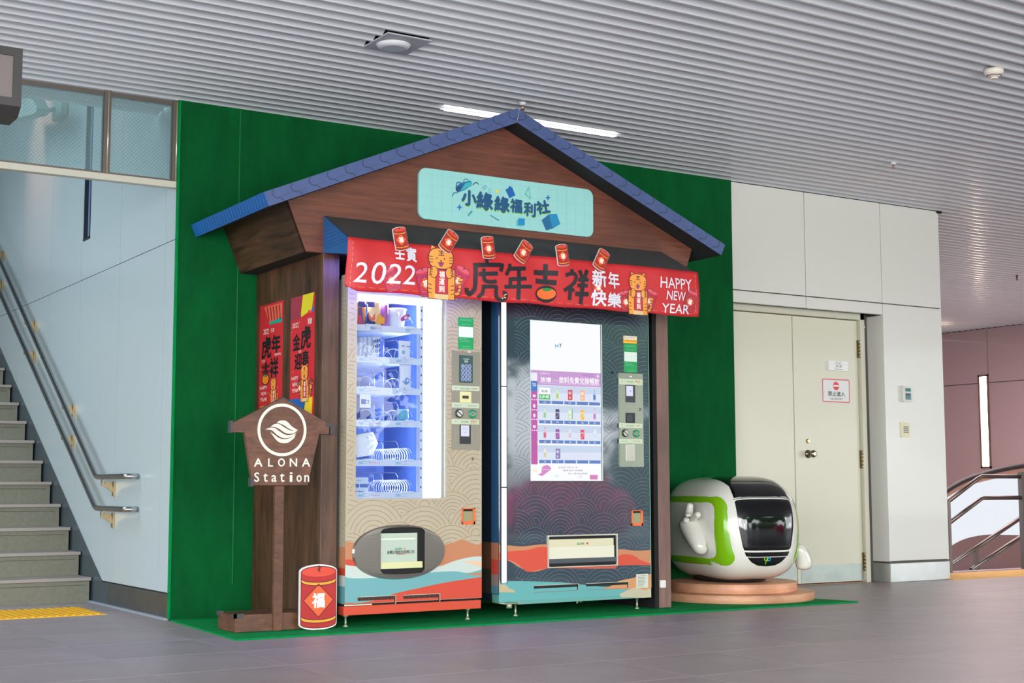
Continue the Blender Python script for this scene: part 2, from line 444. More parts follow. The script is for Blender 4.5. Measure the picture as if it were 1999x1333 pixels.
for z in (1.95, 1.02, 0.17):
    g = G(brass)
    for k in range(5): g.tube([(8.892, DY-0.018, z-0.075+k*0.03), (8.892, DY-0.018, z-0.075+k*0.03+0.028)], 0.010, 8)
    g.box((8.872, DY-0.006, z-0.075), (8.912, DY-0.002, z+0.075)); g.build('hinge', d1)
kp = RY(1577, 886, DY)
G(M('knob_steel', (150, 140, 122), 0.22, 1.0)).lathe((kp.x, DY, kp.z), [(0.034, 0), (0.034, 0.006), (0.013, 0.012), (0.012, 0.035), (0.025, 0.045), (0.031, 0.060), (0.028, 0.075), (0.015, 0.082)], 'Y', 20).build('door_knob', d1)
kp = RY(1577, 861, DY)
G(brass).lathe((kp.x, DY, kp.z), [(0.019, 0), (0.019, 0.008), (0.015, 0.014)], 'Y', 16).box((kp.x-.002, DY-0.0155, kp.z-.008), (kp.x+.002, DY-0.013, kp.z+.008)).build('deadlock', d1)
G(M('door_bumper', (235, 230, 222), 0.4)).lathe((RY(1685, 638, DY).x, DY, RY(1685, 638, DY).z), [(0.018, 0), (0.016, 0.006)], 'Y', 12).build('stop_pad', d1)
G(M('threshold', (150, 108, 78), 0.5)).box((7.3, DY-0.03, 0.0), (8.93, DY+0.05, 0.008)).build('trim_2', kind='structure')
# signs on the door
def sgn(px0, py0, px1, py1, Y, t, nm, lab, m, cat='sign', r=0.0):
    a = RY(px0, py0, Y); c = RY(px1, py1, Y); x0, x1, z0, z1 = a.x, c.x, c.z, a.z
    P = rrect(x0, x1, z0, z1, r or 0.001)
    e = thing(nm, ((x0+x1)/2, Y, z0), lab, cat)
    G(m).prism([(p[0], Y, p[1]) for p in P], (0, -t, 0)).build('plate', e)
    return e, x0, x1, z0, z1
white = M('white_plastic', (240, 240, 238), 0.35)
e, x0, x1, z0, z1 = sgn(1614, 704, 1652, 725, DY, 0.022, 'door_nameplate', 'small white nameplate on the door above the no entry sign', white)
d = Dec(front(DY-0.022)); w_ = x1-x0; h_ = z1-z0
d.text('P327', x0+w_*.36, x0+w_*.66, z0+h_*.74, z0+h_*.92, (130, 130, 130)); d.text('走道', x0+w_*.34, x0+w_*.68, z0+h_*.34, z0+h_*.62, (80, 80, 80))
d.rect(x0+w_*.3, x0+w_*.72, z0+h_*.14, z0+h_*.19, (110, 110, 110)); d.rect(x0+.004, x1-.004, z0+h_*.66, z0+h_*.68, (190, 190, 190)); d.build('lettering', e)
e, x0, x1, z0, z1 = sgn(1604, 738, 1659, 787, DY, 0.003, 'no_entry_sign', 'square white no entry sign with red border and red disc on the door', M('sign_white', (228, 230, 226), 0.4), r=0.012)
d = Dec(front(DY-0.003)); w_ = x1-x0; h_ = z1-z0; red = (224, 66, 78)
d.stroke([(p[0], p[1]) for p in rrect(x0+.006, x1-.006, z0+.006, z1-.006, 0.01)], 0.008, red, 1, closed=True)
d.ell(x0+w_*.5, z0+h_*.70, h_*.175, h_*.175, red, 1); d.rect(x0+w_*.40, x0+w_*.60, z0+h_*.67, z0+h_*.735, (245, 240, 240), 2)
d.text('禁止進入', x0+w_*.2, x0+w_*.82, z0+h_*.27, z0+h_*.47, (45, 45, 45), 1, 0.01); d.text('NO ENTRY', x0+w_*.29, x0+w_*.74, z0+h_*.11, z0+h_*.2, (70, 70, 70))
d.build('lettering', e)
# thermostat and switch plate on the column
e, x0, x1, z0, z1 = sgn(1757, 753, 1776, 785, WY, 0.03, 'wall_thermostat', 'small white display unit with two blue-grey screens on the column', M('off_white_plastic', (222, 222, 212), 0.4), 'thermostat', 0.012)
d = Dec(front(WY-0.03)); w_ = x1-x0; h_ = z1-z0
d.rect(x0+w_*.25, x0+w_*.85, z0+h_*.64, z0+h_*.86, (96, 150, 150)); d.rect(x0+w_*.25, x0+w_*.85, z0+h_*.14, z0+h_*.54, (90, 140, 145)); d.rect(x0+w_*.3, x0+w_*.8, z0+h_*.4, z0+h_*.52, (70, 90, 95), 2)
for k in range(3): d.rect(x0+w_*(.3+.18*k), x0+w_*(.4+.18*k), z0+h_*.68, z0+h_*.8, (50, 80, 80), 2)
d.build('display', e)
e, x0, x1, z0, z1 = sgn(1757, 824, 1775, 854, WY, 0.012, 'keypad', 'cream keypad plate below the thermostat on the column', M('cream_plastic', (232, 226, 190), 0.4), 'keypad', 0.008)
d = Dec(front(WY-0.012), 0.001); w_ = x1-x0; h_ = z1-z0
for i in range(4):
    for j in range(3): d.rect(x0+w_*(.24+.2*j), x0+w_*(.4+.2*j), z0+h_*(.30+.12*i), z0+h_*(.37+.12*i), (90, 120, 130))
d.build('buttons', e)
# -------- ceiling of running metal slats
ceil = G(M('ceiling_backing', (70, 72, 74), 0.8)).box((-6, -2.5, CZ+0.05), (18.2, WY+0.02, CZ+0.1)).box((9.7, WY, CZ+0.05), (18.2, 16.2, CZ+0.1)).build('ceiling', kind='structure')
PT = 0.1135
prof = [(0.0, 0.004), (0.003, 0.026), (0.018, 0.031), (0.040, 0.029), (0.062, 0.022), (0.080, 0.011), (0.092, 0.002), (0.094, 0.0), (0.112, 0.0), (0.112, 0.004)]
def slat_mesh(x0, x1):
    n = len(prof); vs_ = [(x0, y, z) for y, z in prof] + [(x1, y, z) for y, z in prof]
    me = bpy.data.meshes.new('slat'); me.from_pydata(vs_, [], [(i, i+1, n+i+1, n+i) for i in range(n-1)]); me.materials.append(slat_m)
    me.polygons.foreach_set('use_smooth', [False, True, True, True, True, True, False, False, False]); me.update(); return me
sA = slat_mesh(-3.2, 18.0); sB = slat_mesh(9.77, 18.0); sC = slat_mesh(4.0, 18.0)
yy = 8.5 - PT; k = 0; SLY = []
sl1 = slat_mesh(-3.2, 3.37); sr1 = slat_mesh(3.64, 18.0)
while yy > -1.4:
    segs = [sA]
    if 6.60 < yy+PT/2 < 6.92: segs = [sl1, sr1]
    if abs(yy + 0.05 - 7.76) < PT/2: LY = yy
    for me in segs:
        o = bpy.data.objects.new('slat', me); COL.objects.link(o); o.parent = ceil; o.location = (0, yy, CZ)
    yy -= PT; k += 1
yy = 8.5; far = G(slat_m)
while yy < 16:
    o = bpy.data.objects.new('slat', sB); COL.objects.link(o); o.parent = ceil; o.location = (0, yy, CZ); yy += PT
# black end cap where the wall meets the ceiling by the passage
G(dark_m).box((9.74, WY-0.02, CZ-0.02), (9.79, WY+0.02, CZ+0.01)).build('trim_3', kind='structure')
# -------- stair hall: side wall, high ceiling, far walls
hall = G(panel_blue).box((-2.2, 8.5, 4.98), (3.2, 17, 5.1)).box((-2.3, 8.5, 0), (-2.2, 17, 5)).box((-2.2, 16.6, 0), (3, 16.7, 5)).build('wall_stair_hall', kind='structure')
G(dark_m).box((-2.3, WY+0.4, CZ+0.02), (SX, WY+0.45, 5)).build('trim_9', kind='structure')
ws = G(seam_m).box((SX+0.032, WY+0.02, 0), (SX+0.16, 17, 5)).build('wall_left', kind='structure')
ys = [8.5, 8.716, 9.675, 10.643, 11.542, 12.508, 13.45, 14.4, 15.4]
def spanel(y0, y1, z0, z1, m=panel_blue, g=0.0025):
    G(m).box((SX, y0+g, z0+g), (SX+0.03, y1-g, z1-g)).build('panel', ws)
def slope(y): return 0.146 + 0.57*(y - 9.888)
for a, c in zip(ys[:-1], ys[1:]):
    hi = 5.0
    for (z0, z1) in ((None, 2.33), (2.33, hi)):
        parts = [(a, c)]
        if a == 9.675 or a == 10.643: pass
        for (p, q) in parts:
            if z0 is None:
                lo1 = 0.16 if p < 9.9 else slope(p); lo2 = 0.16 if q < 9.9 else slope(q)
                g = 0.0025
                P = [(p+g, max(lo1, .16)), (q-g, max(lo2, .16))]
                if p < 9.888 < q: P = [(p+g, .16), (9.888, .16), (q-g, lo2)]
                if min(lo1, 2.3) >= 2.3: continue
                P += [(q-g, 2.33-g), (p+g, 2.33-g)] if lo2 < 2.32 else [(p + (2.32-lo1)/0.57, 2.32), (p+g, 2.32)]
                if lo2 >= 2.32: P = [(p+g, lo1), (p + (2.32-lo1)/0.57, 2.32), (p+g, 2.32)]
                G(panel_blue).prism([(SX, y, z) for y, z in P], (0.03, 0, 0)).build('panel', ws)
            else:
                if slope(q) > z1: continue
                lo1, lo2 = max(z0, slope(p)), max(z0, slope(q)); g = 0.0025
                if p == 9.675:   # this panel is cut for the light channel
                    G(panel_blue).prism([(SX, y, z) for y, z in [(p+g, lo1+g), (q-g, lo2+g), (q-g, 2.63), (10.435, 2.63), (10.435, z1), (p+g, z1)]], (0.03, 0, 0)).build('panel', ws)
                    spanel(10.595, q, 2.63, z1)
                else:
                    G(panel_blue).prism([(SX, y, z) for y, z in [(p+g, lo1+g), (q-g, lo2+g), (q-g, z1), (p+g, z1)]], (0.03, 0, 0)).build('panel', ws)
# recessed light channel in the stair wall
e = thing('wall_light_channel', (SX, 10.51, 2.63), 'unlit blue-grey vertical light channel recessed in the stair wall', 'light')
G(M('light_diffuser_off', (120, 150, 190), 0.2, coat=0.5)).box((SX+0.024, 10.445, 2.64), (SX+0.03, 10.585, 4.9)).build('diffuser', e)  # blue reflection put into the diffuser colour
G(M('channel_frame', (54, 60, 70), 0.4, 0.5)).box((SX-0.004, 10.43, 2.62), (SX+0.03, 10.443, 4.9)).box((SX-0.004, 10.587, 2.62), (SX+0.03, 10.6, 4.9)).box((SX-0.004, 10.43, 2.62), (SX+0.03, 10.6, 2.64)).build('frame', e)
# skirting and stringer plate
g = G(steel_dull)
g.box((SX-0.004, 8.5, 0.012), (SX+0.01, 9.745, 0.155)); g.build('baseboard_left', kind='structure')
g = G(M('stringer_steel', (116, 134, 148), 0.35, 0.85, noise=0.08, nscale=3))
g.prism([(SX-0.004, y, z) for y, z in [(9.75, 0.012), (9.75, 0.155), (9.888, 0.155), (15.4, slope(15.4)), (15.4, slope(15.4)-0.7), (10.2, 0.012)]], (0.014, 0, 0)); g.build('trim_4', kind='structure')
G(M('curb', (150, 156, 166), 0.5)).box((SX-0.03, 8.5, 0), (SX, 10.14, 0.014)).build('trim_5', kind='structure', bevel=0.003)
G(dark_m).box((SX-0.002, 8.5, 0.155), (SX+0.01, 9.9, 0.163)).build('trim_6', kind='structure')
# stairs
stair_m = M('stair_granite', (118, 118, 103), 0.75, noise=0.12, nscale=40, bump=0.05, bscale=300)
st = G(M('stair_core', (90, 88, 82), 0.8)).prism([(-2.2, 10.2, -0.01), (-2.2, 16, -0.01), (-2.2, 16, 3.2), (-2.2, 10.2, 0.0)], (5.08, 0, 0)).build('staircase', kind='structure')
nose = M('stair_nosing', (150, 142, 136), 0.5)
for k in range(16):
    y0 = 10.14 + 0.285*k - 0.0; z0 = 0.167*k; g = G(stair_m)
    g.box((-2.2, y0, z0), (SX-0.018, y0+0.33, z0+0.152)); 
    s_ = g.build('step', st)
    G(nose).box((-2.2, y0-0.022, z0+0.15), (SX-0.010, y0+0.31, z0+0.174)).build('tread', s_, bevel=0.004)
    G(M('riser_groove', (88, 86, 74), 0.8)).box((-2.2, y0-0.0015, z0+0.118), (SX-0.05, y0, z0+0.123)).build('groove', s_)
# -------- glazed screen over the stair opening
beam_m = M('cream_beam', (206, 204, 188), 0.4)
G(beam_m).box((-2, WY, 2.648), (SX, WY+0.06, 2.688)).build('trim_7', kind='structure', bevel=0.002)
fr_m = M('bronze_frame', (112, 104, 98), 0.35, 0.7)
wn = G(fr_m).box((-2, WY+0.01, 2.688), (SX, WY+0.05, 2.700)).box((-2, WY+0.01, 3.17), (SX, WY+0.05, 3.2)).build('window_1', kind='structure')
for x in (2.44, 2.868): 
    G(fr_m).box((x-0.022, WY, 2.688), (x+0.020, WY+0.05, 3.2)).build('mullion', wn)
    G(M('frame_highlight', (214, 200, 176), 0.25, 0.6)).tube([(x+0.004, WY-0.002, 2.69), (x+0.004, WY-0.002, 3.19)], 0.005, 6).build('mullion_bead', wn)  # paler metal bead down each mullion
gm = glass('wired_glass', (238, 248, 248), 0.16, 0.0, (186, 214, 218))
for x0, x1 in ((-2, 2.418), (2.46, 2.846)):
    p = G(gm).box((x0, WY+0.02, 2.70), (x1, WY+0.024, 3.17)).build('pane', wn, label='wired glass pane')
    g = G(M('wire_mesh', (96, 122, 128), 0.4, 0.6)); z0, z1 = 2.70, 3.17; s_ = 0.024; xa = max(x0, 1.6)
    L = z1 - z0; n = int((x1-xa+L)/s_)
    for k in range(n):
        for sg in (1, -1):
            a = xa - L + k*s_
            za, zb = z0, z1; xs, xe = a, a+L
            if xs < xa: za = z0 + (xa-xs); xs = xa
            if xe > x1: zb = z1 - (xe-x1); xe = x1
            if xe <= xs: continue
            if sg < 0: za, zb = z0+z1-za, z0+z1-zb
            dx, dz = xe-xs, zb-za; q = 0.0005/math.hypot(dx, dz)
            g.add([(xs - dz*q, WY+0.0195, za + dx*q), (xs + dz*q, WY+0.0195, za - dx*q), (xe + dz*q, WY+0.0195, zb - dx*q), (xe - dz*q, WY+0.0195, zb + dx*q)], [(0, 1, 2, 3)])
    g.build('wire_mesh', p, fix=False, kind='stuff')
# soffit slats that carry on just behind the glass
sD = slat_mesh(-2.2, SX-0.02)
for k in range(3):
    o = bpy.data.objects.new('slat', sD); COL.objects.link(o); o.parent = ceil; o.location = (0, WY+0.06+k*PT, CZ-0.005)
# -------- far passage: right wall with lit strip, well of the escalators
RX0 = 17.778
mauve = M('aluminium_panel_mauve', (186, 160, 162), 0.3, 0.0, coat=0.3)
wr = G(seam_m).box((RX0+0.03, 3, -3), (RX0+0.2, 16.2, 3.3)).build('wall_right', kind='structure')
yr = [5.6, 7.6, 9.6, 11.6, 13.2, 14.605, 16.2]
for a, c in zip(yr[:-1], yr[1:]):
    for z0, z1 in ((2.363, 3.2), (0.4, 2.363), (-2.5, 0.4)):
        y1 = c
        G(mauve).box((RX0, a+0.006, z0+0.006), (RX0+0.03, y1-0.006, z1-0.006)).build('panel', wr)
G(mauve).box((9.76, 16.2, -2.5), (18.0, 16.3, 3.2)).build('wall_far', kind='structure')
e = thing('wall_strip_light', (RX0, 14.7, 1.05), 'tall glowing white strip light in the mauve passage wall', 'light')
G(glow((255, 226, 204), 16.0)).box((RX0-0.012, 14.63, 1.09), (RX0-0.004, 14.76, 2.46)).build('diffuser', e)
G(M('strip_frame', (120, 96, 86), 0.4)).box((RX0-0.02, 14.60, 1.06), (RX0, 14.628, 2.49)).box((RX0-0.02, 14.762, 1.06), (RX0, 14.79, 2.49)).box((RX0-0.02, 14.60, 2.462), (RX0, 14.79, 2.49)).box((RX0-0.02, 14.60, 1.06), (RX0, 14.79, 1.088)).build('frame', e)
# floor edge and pit
G(M('floor_edge', (132, 112, 118), 0.5)).box((9.76, 9.11, -0.35), (18, 9.19, 0.004)).build('trim_8', kind='structure')
G(M('pit_side', (120, 98, 96), 0.6)).box((9.77, 9.19, -3), (9.9, 16.2, 0)).box((9.77, 9.19, -3.1), (18, 16.2, -3)).build('floor_lower', kind='structure')
# tactile paving
yel = M('yellow_tactile', (238, 180, 20), 0.5); yel2 = M('ochre_tactile', (226, 178, 96), 0.5)
def tactile(x0, x1, y0, y1, m, lab, along):
    e = thing('tactile_paving', ((x0+x1)/2, (y0+y1)/2, 0), lab, 'paving strip')
    G(m).box((x0, y0, 0.0005), (x1, y1, 0.004)).build('base', e)
    n = 0; x = x0 + 0.03
    proto = None
    while x < x1 - 0.02 and n < 60:
        g = G(m); g.box((x, y0+0.015, 0.004), (x+0.02, y1-0.015, 0.009)); g.build('rib', e); x += 0.05; n += 1
    return e
tactile(0.0, 2.692, 9.10, 9.74, yel, 'yellow ribbed tactile paving at the foot of the stairs', 0)
tactile(9.72, 12.4, 8.42, 9.02, yel2, 'ochre ribbed tactile paving at the edge of the passage by the column', 0)
# ================================================================== ARTIFICIAL TURF: wall covering and mat
turf = M('artificial_turf', (3, 96, 46), 0.9, noise=0.22, nscale=5.0, stretch=(1.0, 1.0, 0.35), bump=0.9, bscale=420, spec=0.15)
TY = 8.475
e = thing('turf_wall_panel', (5.1, 8.47, 0), 'dark green artificial turf sheet covering the wall behind the wooden booth', 'turf wall')
for x0, x1 in ((SX, 3.86), (3.86, 4.86), (4.86, 5.86), (5.86, 6.86), (6.86, 7.366)):
    G(turf).box((x0+0.0006, TY + random.uniform(0, .002), 0.003), (x1-0.0006, WY+0.03, CZ)).build('turf_strip', e)
G(M('turf_seam', (6, 116, 58), 0.9)).box((3.275, TY-0.0025, 0.2), (3.281, TY+0.001, CZ-0.01)).build('seam', e, label='vertical seam')
turf_lit_m = M('turf_mat', (0, 158, 80), 0.9, noise=0.15, nscale=9, bump=0.9, bscale=420, spec=0.15)  # brighter copy of the turf green, light on it put into the colour
G(turf_lit_m).box((SX-0.012, TY-0.004, 0.010), (SX-0.0006, WY-0.002, CZ)).build('edge_strip', e, label='bright green folded edge')  # added strip whose brighter green carries the light on the turf edge
e = G(turf_lit_m).prism([(SX-0.01, 8.44, 0.0005), (6.95, 8.44, 0.0005), (7.0, 8.3, 0.0005), (7.31, 7.168, 0.0005), (2.806, 7.184, 0.0005)], (0, 0, 0.009)).build('turf_mat', label='bright green artificial turf mat under the booth and the podium', cat='mat')
# ================================================================== THE WOODEN BOOTH
wH = wood('booth_board_across', (84, 46, 34), (124, 73, 53), (0.9, 3, 14), 3.0)
wV = wood('booth_board_upright', (54, 34, 25), (104, 67, 48), (12, 5, 0.7), 3.0)
wP = wood('booth_board_upright_light', (64, 44, 34), (110, 78, 58), (12, 5, 0.7), 3.0)
booth = thing('wooden_booth', (4.62, 7.9, 0), 'dark brown wooden booth with blue gabled roof around two vending machines', 'booth')
TB = TY - 0.006
BF = 7.46; BX0, BX1 = 3.405, 5.908
# left side wall: three upright boards
for y0, y1, m in ((7.46+0.02, 7.80, wV), (7.80, 8.16, wV), (8.16, TB, wV)):
    G(m).box((BX0, y0+0.001, 0.012), (BX0+0.03, y1-0.001, 2.14)).build('side_board', booth)
G(wP).box((BX0-0.002, BF, 0.012), (BX0+0.100, BF+0.03, 2.14)).build('front_post', booth, bevel=0.002)
wR = wood('booth_post_right', (104, 78, 70), (132, 100, 90), (12, 5, 0.7), 3.0)
G(wR).box((BX1-0.098, BF, 0.012), (BX1, BF+0.03, 2.2)).build('front_post', booth, bevel=0.002)
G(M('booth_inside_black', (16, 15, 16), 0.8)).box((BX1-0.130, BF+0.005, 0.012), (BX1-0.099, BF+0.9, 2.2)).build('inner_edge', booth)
G(wV).box((BX1-0.03, BF+0.03, 0.012), (BX1, TB, 2.2)).build('side_board', booth)
# gable front and its boxed body
ap = RY(1000, 245, BF)
CX = 4.624
gp = [(3.188, 2.411), (3.293, 2.139), (6.075, 2.290-0.151), (6.126, 2.411), (CX, 3.085)]
gp = [(3.175, 2.43), (3.293, 2.139), (6.030, 2.139), (6.135, 2.43), (CX, 3.075)]
G(wH).prism([(x, BF, z) for x, z in gp], (0, 0.03, 0)).build('gable_board', booth)
wS = wood('booth_eave_board', (50, 32, 25), (100, 66, 48), (3, 0.9, 9), 3.0)
G(wS).prism([(3.175, BF+0.002, 2.43), (3.293, BF+0.002, 2.139), (3.293, TB, 2.139), (3.175, TB, 2.43)], (0.02, 0, 0.006)).build('eave_board', booth)
G(wS).prism([(6.135, BF+0.002, 2.43), (6.030, BF+0.002, 2.139), (6.030, TB, 2.139), (6.135, TB, 2.43)], (-0.02, 0, 0.006)).build('eave_board', booth)
G(M('booth_soffit', (40, 32, 28), 0.8)).box((3.300, BF+0.031, 2.139), (6.02, TB, 2.151)).build('soffit', booth)
# roof
RF = 7.30
blue = M('roof_print_blue', (74, 92, 138), 0.42, noise=0.10, nscale=7); blue2 = M('roof_print_bright', (36, 108, 182), 0.45)
rdark = M('roof_underside', (30, 31, 34), 0.8)
roof = thing('x', (0, 0, 0), None, None); bpy.data.objects.remove(roof)
tk = 0.082
Lx, Lz, Rx, Az = 2.967, 2.418, 6.281, 3.124
def rz(x): return Az - (CX-x)*(Az-Lz)/(CX-Lx) if x < CX else Az - (x-CX)*(Az-Lz-0.0)/(Rx-CX)
for s, xe in ((0, Lx), (1, Rx)):
    sg = 1 if s == 0 else -1
    n = Vector((sg*(Az-Lz), 0, -(abs(CX-xe)))).normalized()     # into the roof thickness
    A = Vector((CX, RF, Az)); B = Vector((xe, RF, rz(xe))); 
    off = n*tk
    pts = [A, B, B + off, Vector((CX, RF, Az - tk/abs(n.z)))]
    G(rdark).prism([p + Vector((0, 0.004, 0)) for p in pts], (0, TB-RF-0.010, 0)).build('roof_slab', booth)
    rk = G(blue).prism(pts, (0, 0.004, 0)).build('roof_fascia', booth)
    d = Dec(front(RF), 0.0005); line = (52, 64, 96)
    L = (B-A).length; du = (B-A).normalized(); nn = n
    nt_ = 15
    for k in range(nt_):
        t = (k+0.55)/nt_*L; c0 = A + du*t; w2 = 0.012
        def pt(a, b_): q = c0 + du*a + nn*b_; return (q.x, q.z)
        d.stroke([pt(-0.004, 0.004), pt(0.010, 0.022), pt(0.004, 0.042), pt(-0.010, 0.052), pt(-0.030, 0.060), pt(-0.044, 0.078)][:], 0.0055, line, 2, smooth=4)
        d.stroke([pt(-0.010, 0.054), pt(-0.10*0.9, 0.052)], 0.003, (66, 80, 116), 1)
    d.build('tile_print', booth)
# left eave edge (bright blue corrugated print) and ridge seam
Bl = Vector((Lx, RF, rz(Lx))); nL = Vector(((Az-Lz), 0, -(CX-Lx))).normalized()
El = [Bl, Bl + nL*tk]
G(blue2).prism([Vector((p.x-0.002, RF, p.z)) for p in El] + [Vector((p.x-0.002, TB, p.z)) for p in reversed(El)], (0.003, 0, 0.001)).build('eave_edge', booth)
fnE = lambda u, v, h: V((El[0].x + (El[1].x-El[0].x)*v) - 0.003 - h, -u, El[0].z + (El[1].z-El[0].z)*v)
d = Dec(fnE, 0.0005)
for k in range(26):
    y = RF + 0.02 + k*0.043
    d.stroke([(-y, 0.98), (-y-0.006, 0.7), (-y+0.004, 0.4), (-y, 0.02)], 0.008, (34, 92, 168), 1, smooth=3)
    d.stroke([(-y-0.016, 0.86), (-y-0.004, 0.78), (-y+0.010, 0.86)], 0.006, (26, 66, 130), 2)
d.build('tile_print', booth)
G(rdark).prism([(Rx+0.001, RF, rz(Rx)), (Rx+0.001, TB, rz(Rx)), (Rx-0.036, TB, rz(Rx)-0.075), (Rx-0.036, RF, rz(Rx)-0.075)], (0.002, 0, 0)).build('eave_edge', booth)
G(M('seam_thread', (200, 200, 196), 0.6)).tube([(CX+0.012, RF-0.003, Az-0.012), (CX+0.006, RF-0.003, Az-0.05), (CX-0.006, RF-0.003, Az-0.088)], 0.0012, 5).build('ridge_seam', booth)
# awning box under the gable: felt slope, blue end cheeks
AF = 7.125; AT, AB = 2.355, 2.175; AX0, AX1 = 3.405, 5.900
felt = M('awning_felt', (66, 66, 66), 0.85, noise=0.12, nscale=5, bump=0.2, bscale=200)
AR = 5.86
g = G(felt).add([(AX0, BF-0.001, AT), (AR, BF-0.001, AT), (AR+0.02, AF, AB), (AX0, AF, AB)], [(0, 1, 2, 3)])
g.add([(AX0, BF-0.001, AT-0.012), (AR, BF-0.001, AT-0.012), (AR+0.02, AF, AB-0.012), (AX0, AF, AB-0.012)], [(3, 2, 1, 0)])
g.add([(AX0, AF, AB), (AR+0.02, AF, AB), (AR+0.02, AF, AB-0.012), (AX0, AF, AB-0.012)], [(0, 3, 2, 1)])
g.add([(AR, BF-0.001, AT), (AR, BF-0.001, AT-0.012), (AR+0.02, AF, AB-0.012), (AR+0.02, AF, AB)], [(0, 1, 2, 3)])
g.build('awning_slope', booth, fix=False)
G(M('awning_cheek', (30, 98, 160), 0.5)).prism([(AX0-0.003, BF-0.001, AT-0.002), (AX0-0.003, AF, AB-0.002), (AX0-0.003, AF, AB-0.09), (AX0-0.003, BF-0.001, 2.139)], (0.012, 0, 0)).build('awning_cheek', booth)
d = Dec(leftside(AX0-0.003), 0.0004)
for k in range(9): d.stroke([(-BF+0.01, 2.16+0.018*k), (-AF-0.01-0.02*k*0, 2.16+0.018*k+0.004)] if k < 3 else [(-BF+0.01, 2.16+0.02*k), (-BF + 0.33*(1-(k-2)/7.0), 2.16+0.02*k)], 0.002, (18, 62, 112), 1)
d.build('cheek_print', booth)
G(M('awning_underside', (40, 36, 60), 0.6)).box((AX0, AF+0.02, 2.085), (AR, AF+0.035, 2.165)).box((AX0, AF+0.035, 2.139), (AR, BF-0.001, 2.15)).build('awning_underside', booth)
# violet LED strip that glows under the awning
e = thing('led_strip', (3.9, 7.2, 2.10), 'violet glowing light strip hidden under the left end of the awning', 'light strip')
G(glow((120, 70, 255), 2.0)).box((3.46, 7.28, 2.122), (4.40, 7.296, 2.134)).build('diffuser', e)
l = bpy.data.lights.new('led_glow', 'AREA'); l.shape = 'RECTANGLE'; l.size = 0.7; l.size_y = 0.05; l.energy = 10; l.color = (0.20, 0.24, 1.0)
o = bpy.data.objects.new('led_glow', l); COL.objects.link(o); o.location = (3.80, 7.27, 2.118); o.rotation_euler = (0, 0, 0)
# ================================================================== SHOP SIGN on the gable
sgy = BF - 0.022
e = thing('shop_sign', (4.646, BF, 2.398), 'pale aqua rounded shop sign with blue lettering on the brown gable', 'sign')
aq = M('sign_aqua', (154, 216, 212), 0.4, noise=0.03, nscale=3)
G(aq).prism([(x, sgy, z) for x, z in rrect(4.012, 5.292, 2.397, 2.710, 0.05, 8)], (0, 0.021, 0)).build('board', e, bevel=0.002)
c = uvY(sgy)
def cc(pts, ox, oy, s, f): return [f(ox + x/s, oy + y/s) for x, y in pts]
d = Dec(front(sgy), 0.0004)
grid = (140, 204, 202)
for k in range(1, 18): d.rect(4.03+k*0.07, 4.0315+k*0.07, 2.402, 2.705, grid, 1)
for k in range(1, 5): d.rect(4.016, 5.288, 2.395+k*0.07, 2.3965+k*0.07, grid, 1)
S8 = lambda pts: cc(pts, 800, 300, 5.2605, c)
navy, green, bl = (26, 84, 130), (150, 214, 70), (28, 112, 190)
for ch, (x0, y0, x1, y1), rot in (('小', (535, 370, 682, 540), -0.02), ('綠', (690, 392, 850, 582), -0.05), ('綠', (872, 436, 1020, 606), -0.03), ('福', (1033, 462, 1150, 612), -.02), ('利', (1172, 498, 1288, 648), -.03), ('社', (1300, 478, 1432, 622), 0.22)):
    a = S8([(x0, y0), (x1, y1)]); xa, za = a[0]; xb, zb = a[1]
    d.text(ch, xa, xb, zb-0.006, za-0.006, green, 2, 0.035, rot); d.text(ch, xa, xb, zb, za, navy, 3, 0.035, rot)
d.poly(S8([(980, 372), (1015, 350), (1012, 335), (1030, 332), (1036, 345), (1048, 340), (1083, 428), (1022, 458)]), (22, 100, 176), 2)
d.stroke(S8([(1218, 345), (1185, 415), (1240, 462)]), 0.006, (60, 178, 160), 2, closed=True)
def spark(cx, cy, r): 
    P = []
    for k in range(16):
        a = PI/2*k/4; q = r if k % 4 == 0 else r*(0.36 if k % 4 == 2 else 0.5); P.append((cx + q*math.cos(a), cy + q*1.25*math.sin(a)))
    d.poly(S8(P), bl, 2)
spark(1418, 452, 28); spark(509, 550, 30)
d.poly(S8([(590, 632), (632, 582), (645, 596), (602, 642)]), (52, 160, 160), 2); d.poly(S8([(826, 626), (920, 682), (914, 692), (822, 636)]), (60, 140, 160), 2)
d.poly(S8([(1094, 676), (1158, 680), (1158, 750), (1094, 742)]), (90, 190, 186), 2); d.poly(S8([(1112, 662), (1180, 666), (1178, 738), (1110, 732)]), (32, 140, 200), 3)
d.poly(S8([(1352, 682), (1428, 622), (1466, 770), (1398, 788)]), (30, 108, 152), 2); d.poly(S8([(1428, 622), (1508, 618), (1544, 722), (1466, 770)]), (28, 142, 190), 2)
x, z = S8([(895, 386)])[0]; d.ell(x, z, .011, .011, (238, 210, 70), 2)
d.stroke(S8([(748, 352), (768, 326), (788, 338), (768, 366)]), .003, (50, 140, 160), 2, closed=True); d.stroke(S8([(806, 358), (826, 360), (826, 400), (806, 398)]), .003, (90, 190, 190), 2, closed=True)
